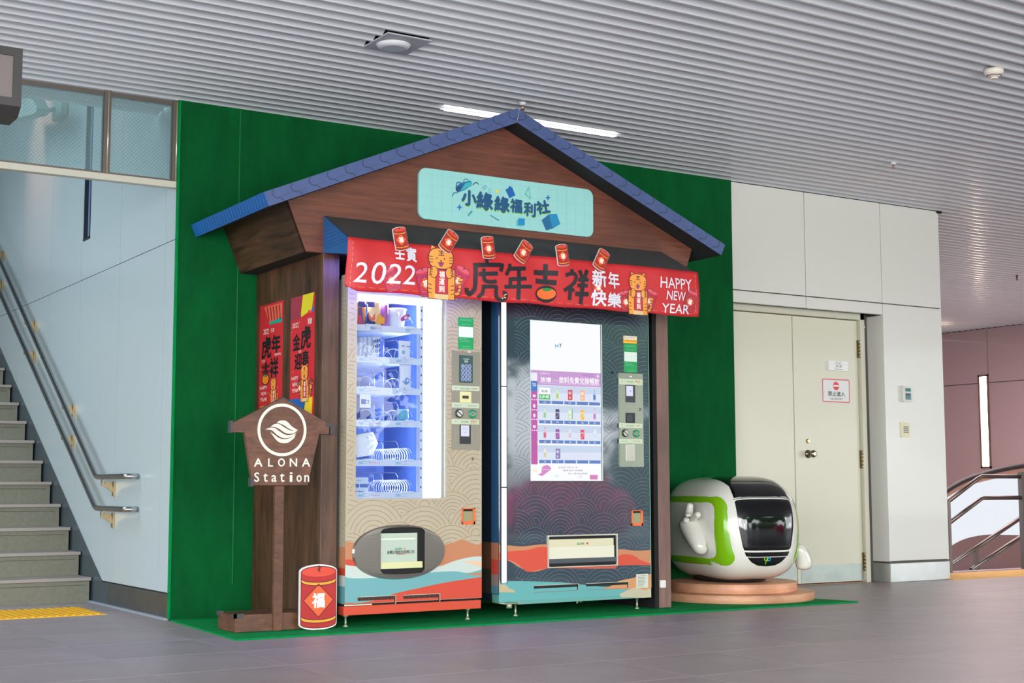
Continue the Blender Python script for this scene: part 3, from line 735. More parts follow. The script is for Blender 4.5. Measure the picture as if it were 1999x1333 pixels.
# the little satchel
d.poly(S8([(470, 340), (520, 300), (620, 275), (640, 300), (632, 330), (560, 375), (490, 400), (470, 372)]), (22, 112, 160), 2)
d.poly(S8([(474, 345), (540, 330), (490, 395), (470, 370)]), (24, 70, 110), 3); d.poly(S8([(570, 300), (636, 290), (632, 328), (520, 385)]), (60, 178, 186), 3)
d.stroke(S8([(474, 335), (484, 298), (520, 300), (528, 330)]), .006, (26, 92, 140), 3, smooth=3); d.stroke(S8([(552, 300), (558, 266), (592, 264), (604, 292)]), .006, (40, 150, 160), 3, smooth=3)
d.stroke(S8([(488, 402), (452, 402), (434, 436)]), .006, (24, 110, 130), 2); d.stroke(S8([(645, 322), (668, 300), (690, 296), (706, 318)]), .006, (24, 100, 130), 2)
d.build('printed_lettering', e)
# ================================================================== motifs shared by the banner, the posters and the cut-outs
DK = (62, 36, 60)
def cracker(d, cx, cy, s, rot=0.0, layer=1, body=(178, 36, 34), topc=(214, 72, 50), line=(92, 26, 24), dia=(238, 96, 46), band=(244, 160, 52), fill=True, lw=0.02):
    """firecracker: s = width; 1.6 times as tall"""
    T0 = d.T; co, si = math.cos(rot), math.sin(rot)
    d.T = lambda p: T0((cx + s*(p[0]*co - p[1]*si), cy + s*(p[0]*si + p[1]*co)))
    out = [(-0.5, 0.62), (-0.5, -0.68)] + [(0.5*math.cos(a), -0.68 + 0.12*math.sin(a)) for a in [PI + PI*k/10 for k in range(1, 10)]] + [(0.5, -0.68), (0.5, 0.62)] + [(0.5*math.cos(a), 0.66 + 0.14*math.sin(a)) for a in [PI*k/10 for k in range(0, 11)]]
    if fill: d.poly(out, body, layer); d.ell(0, 0.66, 0.48, 0.13, topc, layer+1)
    d.stroke(out, lw, line, layer+2, closed=True)
    for z in (0.42, -0.55):
        arc = [(0.49*math.cos(a), z + 0.11*math.sin(a)) for a in [PI + PI*k/12 for k in range(0, 13)]]
        d.stroke([(x, y+0.035) for x, y in arc], 0.075, band, layer+1); d.stroke([(x, y+0.075) for x, y in arc], lw, line, layer+2); d.stroke([(x, y-0.01) for x, y in arc], lw, line, layer+2)
    D = [(0, 0.34), (0.43, -0.08), (0, -0.52), (-0.43, -0.08)]
    if fill: d.poly(D, dia, layer+2)
    d.stroke(D, lw, line, layer+3, closed=True)
    d.text('福', -0.17, 0.17, -0.27, 0.10, (250, 240, 226), layer+4, 0.03)
    d.stroke([(-0.02, 0.82), (0.04, 0.76), (-0.02, 0.72), (0.04, 0.66)], 0.035, (70, 20, 20), layer+4)
    d.T = T0
def tiger(d, cx, cy, s, layer=3, kx=1.0, legs=False):
    """standing cartoon tiger holding a red scroll; s = half head width"""
    T0 = d.T; d.T = lambda p: T0((cx + s*kx*p[0], cy + s*p[1]))
    og, ln = (244, 160, 66), (84, 42, 52)
    # tail
    d.stroke([(1.1, -2.75), (1.5, -2.7), (1.65, -2.2), (1.6, -1.6), (1.9, -1.55)], 0.30, ln, layer, smooth=4); d.stroke([(1.1, -2.75), (1.5, -2.7), (1.65, -2.2), (1.6, -1.6), (1.88, -1.56)], 0.22, og, layer+1, smooth=4)
    for y in (-2.6, -2.3, -2.0, -1.7): d.stroke([(1.5, y), (1.74, y+0.05)], 0.07, ln, layer+2)
    body = [(-1.05, -0.8), (-1.08, -2.2), (-1.0, -3.3), (1.15, -3.3), (1.22, -2.2), (1.15, -0.8)]
    d.poly(body, og, layer+2); d.stroke(body, 0.06, ln, layer+3, closed=True); d.poly([(-0.5, -2.8), (0.62, -2.8), (0.6, -3.3), (-0.5, -3.3)], (226, 196, 140), layer+3)
    for sgn in (-1, 1):
        e0 = [(sgn*0.85, 0.75), (sgn*0.78, 1.12), (sgn*0.45, 0.95)]; d.poly(e0, og, layer+3); d.stroke(e0, 0.05, ln, layer+4)
    hd = [(1.0*math.copysign(abs(math.cos(a))**0.75, math.cos(a)), 0.05 + 0.86*math.copysign(abs(math.sin(a))**0.8, math.sin(a))) for a in [2*PI*k/36 for k in range(36)]]
    d.poly(hd, og, layer+4); d.stroke(hd, 0.055, ln, layer+5, closed=True)
    # scroll
    d.poly([(-0.42, -0.85), (0.55, -0.85), (0.6, -2.85), (-0.42, -2.85)], (200, 48, 62), layer+4); d.stroke([(-0.42, -0.85), (0.55, -0.85), (0.6, -2.85), (-0.42, -2.85)], 0.04, ln, layer+5, closed=True)
    d.vtext('福運到', -0.14, 0.3, -2.75, -0.95, (246, 236, 226), layer+6, 0.02)
    for sgn in (-1, 1):
        d.ell(sgn*0.62+0.05, -1.1, 0.30, 0.46, og, layer+6, sgn*0.15); d.ring(sgn*0.62+0.05, -1.1, 0.30, 0.46, 0.05, ln, layer+7, 20)
        for k in range(3): d.stroke([(sgn*(0.70+k*.03)+0.05, -0.85-k*0.2), (sgn*(0.95+k*.03)+0.05, -0.98-k*0.2)], 0.06, ln, layer+8)
        for k in range(3): d.stroke([(sgn*1.0, 0.20-k*0.24), (sgn*0.66, 0.14-k*0.22)], 0.06, ln, layer+6)
        for k in range(3): d.stroke([(sgn*1.08+0.05, -2.1-k*0.34), (sgn*0.78+0.05, -2.15-k*0.34)], 0.06, ln, layer+6)
    for x, y, a in ((0, 0.66, 0.22), (0, 0.5, 0.18), (0, 0.32, 0.24)): d.stroke([(x-a, y), (x+a, y)], 0.07, ln, layer+6)
    d.stroke([(0, 0.66), (0, 0.32)], 0.07, ln, layer+6)
    for x in (-0.36, 0.26): d.ell(x, 0.05, 0.055, 0.07, ln, layer+6)
    d.poly([(-0.14, -0.1), (0.1, -0.1), (-0.02, -0.24)], ln, layer+6)
    d.poly([(-0.24, -0.34), (-0.02, -0.28), (0.2, -0.34), (0.12, -0.56), (-0.02, -0.66), (-0.16, -0.56)], (150, 60, 110), layer+6); d.stroke([(-0.28, -0.3), (-0.02, -0.26), (0.24, -0.3)], 0.05, ln, layer+7)
    d.T = T0
def big_chars(d, f, blk, layer, which='虎年吉祥', k=1.0, scale=1/300.0):
    """hand painted characters; f maps drawing units to the sheet"""
    st_ = {'虎': [([(350, 285), (355, 400)], 42), ([(345, 320), (440, 320)], 36), ([(160, 432), (545, 425), (578, 450), (560, 520)], 44), ([(190, 430), (207, 700), (200, 780), (140, 838), (98, 800), (97, 750)], 46),
                  ([(240, 560), (515, 550)], 42), ([(305, 480), (315, 610), (350, 660), (430, 672), (500, 660)], 38), ([(255, 895), (318, 830), (325, 735)], 38), ([(300, 735), (512, 738)], 38), ([(503, 730), (508, 870), (550, 918), (615, 925), (650, 890), (640, 835), (600, 822)], 40)],
           '年': [([(700, 405), (700, 460), (640, 575)], 38), ([(690, 480), (930, 475)], 42), ([(825, 480), (825, 925)], 44), ([(700, 630), (935, 622)], 40), ([(703, 610), (703, 745)], 40), ([(622, 740), (1017, 738)], 38)],
           '吉': [([(1218, 410), (1220, 665)], 50), ([(1055, 530), (1387, 548)], 52), ([(1083, 655), (1375, 682)], 52)],
           '祥': [([(1590, 485), (1590, 560)], 44), ([(1495, 575), (1600, 548), (1648, 590), (1620, 690), (1490, 795)], 40), ([(1578, 750), (1578, 930)], 44), ([(1560, 740), (1635, 800)], 34), ([(1700, 500), (1738, 625)], 42), ([(1806, 500), (1765, 620)], 42),
                  ([(1680, 640), (1826, 642)], 40), ([(1678, 720), (1817, 726)], 40), ([(1655, 840), (1842, 846)], 46), ([(1750, 620), (1745, 990)], 46)]}
    for ch in which:
        for pts, w_ in st_[ch]: d.stroke([f(*p) for p in (smooth_path(pts, 5) if len(pts) > 3 else pts)], w_*k, blk, layer)
    if '吉' in which:
        def el(cx, cy, rx, ry, c, l): d.poly([f(cx + rx*math.cos(2*PI*q/32), cy + ry*math.sin(2*PI*q/32)) for q in range(32)], c, l)
        el(1233, 843, 158, 124, blk, layer); el(1236, 838, 142, 82, (244, 112, 40), layer+1); el(1246, 778, 66, 24, (40, 140, 60), layer+2)
# ================================================================== BANNER
BY = 7.105
cb = uvY(BY)
xa, za = cb(678, 464); xb, zb = cb(1363, 531); xc, zc = cb(679, 568); xd, zd = cb(1363, 617)
XL, XR, ZT, ZB = xa, xb, 2.176, 1.882
def wav(x, z):
    q = (z-ZB)/(ZT-ZB); return 0.007*math.sin(x*9.0 + z*14) + 0.004*math.sin(x*23 + 1.3 + z*9) + 0.006*math.cos(q*5) + (0.020*max(0, 1-(x-XL)/0.08)**2*(1-q))
def bfn(u, v, h): return V(u, BY + wav(u, v) - 0.0004 - h, v)
ban = thing('banner', (4.62, BY, ZB), 'long red new year banner hanging from the front of the awning', 'banner')
NU, NV = 110, 14
g = G(M('banner_red', (200, 42, 46), 0.5, noise=0.06, nscale=6, bump=0.15, bscale=30)); vs_ = []; fs = []
for j in range(NV+1):
    for i in range(NU+1):
        u = XL + (XR-XL)*i/NU; v = ZB + (ZT-ZB)*j/NV
        if j == 0: v += 0.003*math.sin(u*14) + (0.03*max(0, 1-(u-XL)/0.07))
        vs_.append((u, BY + wav(u, v), v))
for j in range(NV):
    for i in range(NU): a = j*(NU+1)+i; fs.append((a, a+1, a+NU+2, a+NU+1))
g.add(vs_, fs, True); o = g.build('cloth', ban, fix=False)
md = o.modifiers.new('thick', 'SOLIDIFY'); md.thickness = 0.0015; md.offset = -1
d = Dec(bfn, 0.0005); blk = (30, 26, 34); wht = (226, 226, 236)
C6 = lambda x, y: cb(670 + x/5.711, 430 + y/5.711)
C4 = lambda x, y: cb(900 + x/7.404, 460 + y/7.404)
C7 = lambda x, y: cb(1020 + x/5.402, 430 + y/5.402)
kk = (C4(1000, 500)[0] - C4(900, 500)[0])/100
big_chars(d, C4, blk, 6, k=kk*1.22)
for a, b_ in (((612, 905), (585, 900)), ((650, 900), (622, 888)), ((655, 845), (622, 862))):
    d.stroke([C4(*a), C4(b_[0], b_[1])], kk*12, (230, 220, 160), 8)
def tx(t, f, x0, y0, x1, y1, col=wht, bold=0.0, layer=8, rot=0.0, shear=0.0):
    a = f(x0, (y0+y1)/2); c_ = f(x1, (y0+y1)/2); e_ = f((x0+x1)/2, y0); g_ = f((x0+x1)/2, y1)
    d.text(t, a[0], c_[0], g_[1], e_[1], col, layer, bold, rot, shear)
tx('壬', C6, 565, 315, 675, 436, bold=0.03); tx('寅', C6, 700, 305, 815, 460, bold=0.03)
tx('2', C6, 130, 470, 270, 690, bold=0.004, shear=0.12); tx('0', C6, 312, 465, 470, 710, bold=0.004, shear=0.12); tx('2', C6, 495, 490, 640, 705, bold=0.004, shear=0.12); tx('2', C6, 665, 505, 800, 718, bold=0.004, shear=0.12)
pk, pl = (214, 74, 96), (92, 40, 110)
def crk(f, x, y, wpx, rot, b=None, ln=None, fill=True):
    a = f(x, y); s_ = f(x+wpx, y)[0] - a[0]
    cracker(d, a[0], a[1], s_, rot, 1, b or (206, 52, 78), (222, 92, 110), ln or pl, (222, 84, 60), (206, 60, 90), fill, 0.025)
crk(C6, 530, 660, 150, 0.45); crk(C6, 915, 690, 175, 0.30); crk(C6, 1290, 660, 160, -0.45)
crk(C7, 780, 700, 120, 0.18, (206, 40, 44), (110, 30, 40)); crk(C7, 1085, 850, 110, 0.28, (190, 40, 50), (90, 30, 40)); crk(C7, 1350, 840, 110, -0.35, (190, 40, 50), (90, 30, 40)); crk(C7, 1762, 850, 110, -0.30, (186, 40, 50), (80, 24, 34))
a = C6(1085, 435); s_ = (C6(1220, 435)[0] - C6(950, 435)[0])/2; s2 = (C6(1085, 435)[1] - C6(1085, 880)[1])/3.3; tiger(d, a[0], a[1], s2, 5, s_/s2)
a = C7(1210, 660); s_ = (C7(1302, 660)[0] - C7(1118, 660)[0])/2; s2 = (C7(1210, 660)[1] - C7(1210, 995)[1])/3.3; tiger(d, a[0], a[1], s2, 5, s_/s2)
for ch, q in zip('新年快樂', ((720, 530, 872, 700), (898, 550, 1015, 718), (722, 740, 872, 900), (890, 770, 1035, 915))): tx(ch, C7, *q, bold=0.02, layer=10)
for t, q, sh in (('HAPPY', (1440, 612, 1772, 725), 0), ('NEW', (1512, 752, 1708, 845), 0), ('YEAR', (1478, 885, 1755, 980), 0)): tx(t, C7, *q, bold=0.008, layer=10)
# stitching along the hem
for k in range(36):
    x = XL + 0.06 + k*(XR-XL-0.1)/36; d.rect(x, x+0.004, ZB+0.016, ZB+0.022, (120, 20, 40), 2)
    d.rect(x+0.012, x+0.05, ZB+0.021, ZB+0.0225, (240, 150, 80), 2)
for k in range(8): d.rect(XL+0.028, XL+0.0295, ZB+0.03+k*0.032, ZB+0.05+k*0.032, (240, 180, 160), 2); d.rect(XR-0.029, XR-0.0275, ZB+0.03+k*0.032, ZB+0.05+k*0.032, (240, 180, 160), 2)
d.build('printed_artwork', ban, cuts=(XL, XR, NU, ZB, ZT, NV))
# six small firecracker cut-outs pinned over the top hem
names = ['leftmost small firecracker cut-out above the white characters on the banner', 'small tilted firecracker cut-out above the left tiger on the banner', 'small firecracker cut-out over the first black character of the banner',
         'small tilted firecracker cut-out above the second black character of the banner', 'small firecracker cut-out above the tangerine side of the banner, fifth from left', 'rightmost small firecracker cut-out above the white greeting on the banner']
pos = [((782, 466), 0.20), ((876, 471), -0.58), ((953, 483), 0.13), ((1022, 491), -0.57), ((1098, 498), 0.15), ((1174, 507), -0.48)]
def cutout(loc, w_, rot, lab, nm, grp, t):
    e = thing(nm, loc, lab, 'decoration', grp)
    out = [(-0.53, 0.66), (-0.53, -0.70)] + [(0.53*math.cos(a), -0.70 + 0.15*math.sin(a)) for a in [PI + PI*k/10 for k in range(1, 10)]] + [(0.53, -0.70), (0.53, 0.66)] + [(0.53*math.cos(a), 0.68 + 0.17*math.sin(a)) for a in [PI*k/10 for k in range(0, 11)]]
    co, si = math.cos(rot), math.sin(rot); L = Vector(loc)
    G(M('cutout_board', (232, 226, 222), 0.5)).prism([(L.x + w_*(x*co - y*si), L.y, L.z + w_*(x*si + y*co)) for x, y in out], (0, t, 0)).build('board', e)
    d = Dec(front(L.y), 0.0003)
    cracker(d, L.x, L.z, w_, rot, 1, lw=0.022); d.build('printed_front', e)
    return e
for (p, r_), lab in zip(pos, names):
    q = RY(p[0], p[1], BY-0.02); cutout((q.x, BY-0.022, q.z), 0.080, r_, lab, 'firecracker_cutout', 'small firecracker cut-outs along the banner', 0.008)
q = RY(621.5, 1171, 7.405)
cutout((q.x, 7.405, 0.012 + 0.205*0.86), 0.212, 0.0, 'large red firecracker cut-out standing on the turf mat left of the vending machines', 'firecracker_cutout', None, 0.018)
# ================================================================== WOODEN STATION SIGN on a low base
SGY = 7.43
e = thing('station_sign', (3.15, 7.55, 0), 'brown house-shaped wooden station sign on a post with a low plinth', 'sign')
ws2 = wood('sign_board_wood', (76, 47, 34), (118, 76, 53), (3, 3, 9), 3.0)
G(ws2).prism([(x, SGY, z) for x, z in ((3.154, 1.298), (2.856, 1.146), (2.852, 1.097), (2.931, 1.097), (2.983, 0.808), (3.309, 0.808), (3.377, 1.097), (3.437, 1.097), (3.440, 1.152))], (0, 0.03, 0)).build('board', e, bevel=0.001, segs=1)
d = Dec(front(SGY), 0.0006); ivory = (226, 226, 206); cs = uvY(SGY)
P8 = lambda x, y: cs(430 + x/5.556, 740 + y/5.556)
a = P8(671, 550); rx = P8(922, 550)[0] - P8(420, 550)[0]; d.ring(a[0], a[1], rx/2, rx/2, 0.0165, ivory, 1, 56)
d.poly([P8(*p) for p in smooth_path([(610, 478), (640, 452), (690, 448), (730, 465), (780, 515), (845, 555)], 5) + smooth_path([(800, 560), (740, 535), (690, 500), (640, 478)], 5)], ivory, 1)
d.poly([P8(*p) for p in smooth_path([(545, 516), (590, 486), (640, 488), (700, 525), (760, 556), (835, 560)], 5) + smooth_path([(800, 585), (740, 592), (690, 575), (640, 540), (590, 518)], 5)], ivory, 1)
d.poly([P8(*p) for p in smooth_path([(488, 545), (540, 526), (590, 530), (640, 565), (700, 600), (760, 605), (828, 580)], 5) + smooth_path([(790, 618), (730, 638), (680, 638), (620, 608), (570, 562), (530, 546)], 5)], ivory, 1)
d.poly([P8(*p) for p in smooth_path([(542, 575), (580, 598), (640, 640), (700, 650), (760, 635), (820, 600)], 5) + smooth_path([(800, 640), (740, 685), (685, 694), (630, 680), (590, 640)], 5)], ivory, 1)
def sx_(t, x0, y0, x1, y1, b_=0.02):
    a0 = P8(x0, y0); a1 = P8(x1, y1); d.text(t, a0[0], a1[0], a1[1], a0[1], ivory, 1, b_)
for ch, x0, x1 in (('A', 368, 455), ('L', 520, 570), ('O', 628, 698), ('N', 755, 830), ('A', 888, 972)): sx_(ch, x0, 860, x1, 946, 0.03)
for ch, x0, x1, y0 in (('S', 370, 420, 1012), ('t', 468, 512, 1022), ('a', 556, 608, 1042), ('t', 648, 694, 1022), ('i', 752, 782, 1010), ('o', 828, 880, 1042), ('n', 912, 962, 1042)): sx_(ch, x0, y0, x1, 1112, 0.03)
d.build('lettering', e)
brk = M('corner_bracket', (66, 62, 64), 0.5)
def brkt(pts): return G(brk).prism([(x, SGY-0.004, z) for x, z in pts], (0, 0.038, 0)).build('corner_bracket', e)
brkt([(2.846, 1.160), (2.862, 1.160), (2.862, 1.095), (2.846, 1.095)]); brkt([(2.969, 0.852), (2.983, 0.852), (2.983, 0.802), (2.969, 0.802)])
z1_ = P8(1145, 470)[1]; brkt([P8(1145, 470), P8(1240, 492), P8(1235, 598), P8(1190, 598), P8(1192, 520), P8(1146, 515)])
brkt([P8(596, 244), P8(682, 195), P8(755, 240), P8(745, 246), P8(682, 207), P8(612, 252)])
G(ws2).box((3.128, SGY+0.031, 0.012), (3.180, SGY+0.055, 0.82)).build('post', e)
G(ws2).box((2.912, 7.475, 0.012), (3.36, 7.733, 0.105)).build('plinth', e, bevel=0.001, segs=1)
for x in (2.905, 3.0): pass
G(brk).box((2.905, 7.468, 0.088), (2.96, 7.482, 0.112)).box((2.905, 7.468, 0.088), (2.919, 7.52, 0.112)).build('corner_bracket', e)
G(brk).box((2.905, 7.70, 0.088), (2.93, 7.74, 0.112)).build('corner_bracket', e)
# ================================================================== POSTERS on the side of the booth
PX_ = BX0 - 0.0025; cp = uvX(PX_)
P3 = lambda x, y: cp(470 + x/4.443, 480 + y/4.443)
def poster(corners, lab, k):
    y_ = RX(corners[0][0], corners[0][1], PX_)
    pc = [cp(*c_) for c_ in corners]
    u0_ = (pc[0][0]+pc[3][0])/2; u1_ = (pc[1][0]+pc[2][0])/2; v1_ = (pc[0][1]+pc[1][1])/2; v0_ = 1.20
    e = thing('new_year_poster', (PX_, -(u0_+u1_)/2, v0_), lab, 'poster', 'new year posters on the side of the booth')
    G(M('poster_red', (204, 36, 48), 0.5)).box((PX_-0.0015, -u1_, v0_), (BX0-0.0005, -u0_, v1_)).build('sheet', e)
    d = Dec(leftside(PX_-0.0015), 0.0003); W2, H2 = u1_-u0_, v1_-v0_
    f = lambda a, b_: (u0_ + W2*a, v0_ + H2*b_)
    def t(s, a0, a1, b0, b1, c_, bold=0.0): p0 = f(a0, b0); p1 = f(a1, b1); d.text(s, p0[0], p1[0], p0[1], p1[1], c_, 4, bold)
    if k == 0:
        d.poly([f(0.2, .98), f(.98, .98), f(.98, .84), f(.42, .84)], (226, 110, 84), 1)
        for q in range(5): d.poly([f(.3+.13*q, .97), f(.37+.13*q, .97), f(.45+.12*q, .85), f(.40+.12*q, .85)], (176, 40, 44), 2)
        d.poly([f(.44, .84), f(.98, .86), f(.98, .82), f(.42, .82)], (32, 160, 140), 2)
        t('2022', .18, .42, .745, .79, (240, 230, 220)); t('壬寅', .5, .66, .75, .785, (240, 230, 220))
        t('虎', .12, .52, .54, .72, (24, 22, 30), 0.02); t('年', .56, .92, .57, .72, (24, 22, 30), 0.02); t('祥', .5, .84, .35, .53, (24, 22, 30), 0.02)
        t('士', .14, .48, .42, .50, (24, 22, 30), 0.04); p = f(.3, .36); d.ell(p[0], p[1], W2*.17, H2*.05, (24, 22, 30), 2); d.ell(p[0], p[1], W2*.14, H2*.042, (244, 130, 30), 3); p = f(.32, .39); d.ell(p[0], p[1], W2*.08, H2*.010, (40, 140, 60), 4)
        t('HAPPY', .06, .38, .275, .305, (240, 230, 220)); t('NEW', .12, .34, .225, .255, (240, 230, 220)); t('YEAR', .08, .38, .175, .205, (240, 230, 220)); t('生肖', .12, .26, .505, .53, (240, 230, 220)); t('恭賀新禧', .68, .95, .545, .565, (240, 230, 220))
        p = f(.66, .305); tiger(d, p[0], p[1], W2*.11, 4, 1.0); d.poly([f(.1, .13), f(.98, .16), f(.98, 0), f(.1, 0)], (240, 196, 60), 3)
    else:
        d.poly([f(0, 1), f(.48, 1), f(.44, .82), f(0, .80)], (160, 52, 72), 1); d.poly([f(.52, 1), f(.99, 1), f(.9, .86), f(.42, .82)], (226, 210, 40), 1)
        d.poly([f(.99, .9), f(.88, .86), f(.99, .84)], (30, 110, 190), 2); d.poly([f(.68, .84), f(.8, .87), f(.95, .84)], (232, 80, 90), 2)
        t('2022', .08, .36, .745, .785, (240, 230, 220)); t('賀歲', .74, .92, .75, .80, (240, 230, 220), .01)
        t('金', .12, .42, .56, .69, (24, 22, 30), 0.02); t('虎', .46, .86, .56, .74, (24, 22, 30), 0.02); t('迎', .2, .5, .40, .53, (24, 22, 30), 0.02); t('春', .52, .80, .40, .54, (24, 22, 30), 0.02); t('生肖', .36, .48, .53, .555, (240, 230, 220))
        t('HAPPY', .08, .36, .315, .345, (240, 230, 220)); t('NEW', .12, .34, .265, .295, (240, 230, 220)); t('YEAR', .1, .38, .215, .245, (240, 230, 220))
        cr_ = (150, 40, 60); p = f(.42, .25); cracker(d, p[0], p[1], W2*.18, .5, 1, cr_, cr_); p = f(.9, .25); cracker(d, p[0], p[1], W2*.16, -.4, 1, cr_, cr_)
        p = f(.64, .36); tiger(d, p[0], p[1], W2*.15, 5, 1.0)
        d.poly([f(0, .16), f(.7, .16), f(.6, .02), f(0, .1)], (36, 92, 170), 3); d.poly([f(.7, .16), f(.98, .16), f(.95, 0), f(.55, 0)], (238, 206, 40), 3)
    for q in range(7): p = f(random.random(), .2+.6*random.random()); d.ell(p[0], p[1], W2*.012, W2*.012, (246, 180, 110), 2, n=8)
    d.build('printed_artwork', e)
poster([(508.5, 598), (552.5, 586), (550, 780), (505, 790)], 'narrow red tiger year poster, the left and farther one on the booth side', 0)
poster([(568.5, 583), (614.5, 569.5), (612, 780), (566, 800)], 'narrow red tiger year poster with yellow top corner, the one nearer the vending machines', 1)
G(M('socket_white', (228, 226, 220), 0.4)).prism([(x, BF-0.012, z) for x, z in rrect(RY(1287, 1146, BF).x, RY(1298, 1134, BF).x, RY(1292, 1147, BF).z, RY(1292, 1132, BF).z, 0.008)], (0, 0.012, 0)).build('socket', label='small white cable socket on the right post of the booth', cat='socket', bevel=0.002)
# ================================================================== VENDING MACHINE with the lit display window
Y1 = 7.40
MX0, MX1 = 3.531, 4.428
c1 = uvY(Y1)
beige = M('machine_wrap_beige', (182, 172, 146), 0.3, coat=0.5)
m1 = thing('vending_machine', ((MX0+MX1)/2, 7.8, 0), 'beige vending machine with wave pattern and brightly lit glass display window', 'vending machine', 'vending machines inside the booth')
wx0, wx1, wz0, wz1 = 3.592, 4.181, 0.731, 1.918
ZT1, ZB1 = 2.02, 0.140
inner = M('machine_inner_liner', (84, 110, 182), 0.5); innerw = M('machine_inner_white', (226, 232, 246), 0.4)  # liner colour carries the blue cast of the overexposed display
def framed(x0, x1, z0, z1, hx0, hx1, hz0, hz1, y0, y1, r, m, g):
    """plate with a rounded rectangular hole"""
    g.mat(m); n = 6
    H = rrect(hx0, hx1, hz0, hz1, r, n); O = []
    cx, cz = (hx0+hx1)/2, (hz0+hz1)/2
    for (x, z) in H:
        k = len(O)//(n+1); O.append(((x1, z0), (x1, z1), (x0, z1), (x0, z0))[k])
    N = len(H); vs_ = [(x, y0, z) for x, z in H] + [(x, y0, z) for x, z in O] + [(x, y1, z) for x, z in H] + [(x, y1, z) for x, z in O]
    fs = []
    for i in range(N):
        j = (i+1) % N; fs += [(i, N+i, N+j, j), (2*N+i, 2*N+j, 3*N+j, 3*N+i), (i, j, 2*N+j, 2*N+i), (N+i, 3*N+i, 3*N+j, N+j)]
    return g.add(vs_, fs)
g = G(beige); framed(MX0, MX1, ZB1, ZT1, wx0, wx1, wz0, wz1, Y1, Y1+0.085, 0.012, beige, g)
o = g.build('door', m1, fix=True)
bm = bmesh.new(); bm.from_mesh(o.data); bmesh.ops.remove_doubles(bm, verts=bm.verts, dist=1e-5); bmesh.ops.dissolve_degenerate(bm, edges=bm.edges, dist=1e-5); bmesh.ops.recalc_face_normals(bm, faces=bm.faces); bm.to_mesh(o.data); bm.free()
cabm = M('machine_cabinet_side', (176, 170, 156), 0.35, coat=0.3)
G(cabm).box((MX0+0.004, Y1+0.095, 0.10), (MX0+0.03, 8.22, ZT1)).box((MX1-0.03, Y1+0.095, 0.10), (MX1-0.004, 8.22, ZT1)).box((MX0+0.004, 8.2, 0.10), (MX1-0.004, 8.24, ZT1)).box((MX0+0.004, Y1+0.095, ZT1-0.02), (MX1-0.004, 8.24, ZT1)).box((MX0+0.004, Y1+0.095, 0.10), (MX1-0.004, 8.24, 0.14)).build('cabinet', m1)
# inside of the display
g = G(inner)
g.box((wx0-0.02, 8.02, wz0-0.02), (wx1+0.02, 8.04, wz1+0.02)); g.box((wx0-0.03, Y1+0.086, wz0-0.04), (wx0-0.02, 8.04, wz1+0.04)); g.box((4.085, Y1+0.13, wz0-0.04), (4.095, 8.04, wz1+0.04))
g.build('liner', m1, label='blue-tinted inner liner')
g = G(innerw); g.box((wx0-0.03, Y1+0.086, wz0-0.045), (wx1+0.03, 8.04, wz0-0.02)); g.box((wx0-0.03, Y1+0.086, wz1+0.02), (wx1+0.03, 8.04, wz1+0.04)); g.build('liner', m1)
lit = glow((246, 250, 255), 1.35)
G(lit).box((4.055, Y1+0.055, wz0+0.0), (wx1+0.03, Y1+0.064, wz1+0.02)).build('light_panel', m1, label='glowing white light panel beside the shelves')
G(lit).box((wx0-0.02, Y1+0.05, 1.873), (wx1+0.02, Y1+0.060, wz1+0.02)).build('light_panel', m1, label='glowing white header panel')
l = bpy.data.lights.new('display_lamp', 'AREA'); l.shape = 'RECTANGLE'; l.size = 1.15; l.size_y = 0.03; l.energy = 10; l.color = (0.80, 0.88, 1.0)
o = bpy.data.objects.new('display_lamp', l); COL.objects.link(o); o.location = (4.028, Y1+0.125, 1.30); o.rotation_euler = Vector((-1, 0.9, 0)).to_track_quat('-Z', 'Y').to_euler(); o.rotation_euler.rotate_axis('Z', PI/2)
l2 = bpy.data.lights.new('display_lamp_top', 'AREA'); l2.shape = 'RECTANGLE'; l2.size = 0.45; l2.size_y = 0.03; l2.energy = 5; l2.color = (0.86, 0.92, 1.0)
o = bpy.data.objects.new('display_lamp_top', l2); COL.objects.link(o); o.location = (3.83, Y1+0.08, 1.88); o.rotation_euler = Vector((0, 0.7, -1)).to_track_quat('-Z', 'Y').to_euler()
G(glass('display_glass', (246, 250, 255))).box((wx0+0.001, Y1+0.012, wz0+0.001), (wx1-0.001, Y1+0.016, wz1-0.001)).build('window_glass', m1)
# column of slotted holes at the right of the shelves
g = G(dark_m)
for z in [wz0+0.06 + k*0.055 for k in range(20)]:
    if k % 4: pass
    g.box((4.040, Y1+0.052, z), (4.0445, Y1+0.056, z+0.012))
G(innerw).box((4.035, Y1+0.056, wz0), (4.056, Y1+0.10, wz1)).build('slotted_upright', m1); g.build('slots', m1)
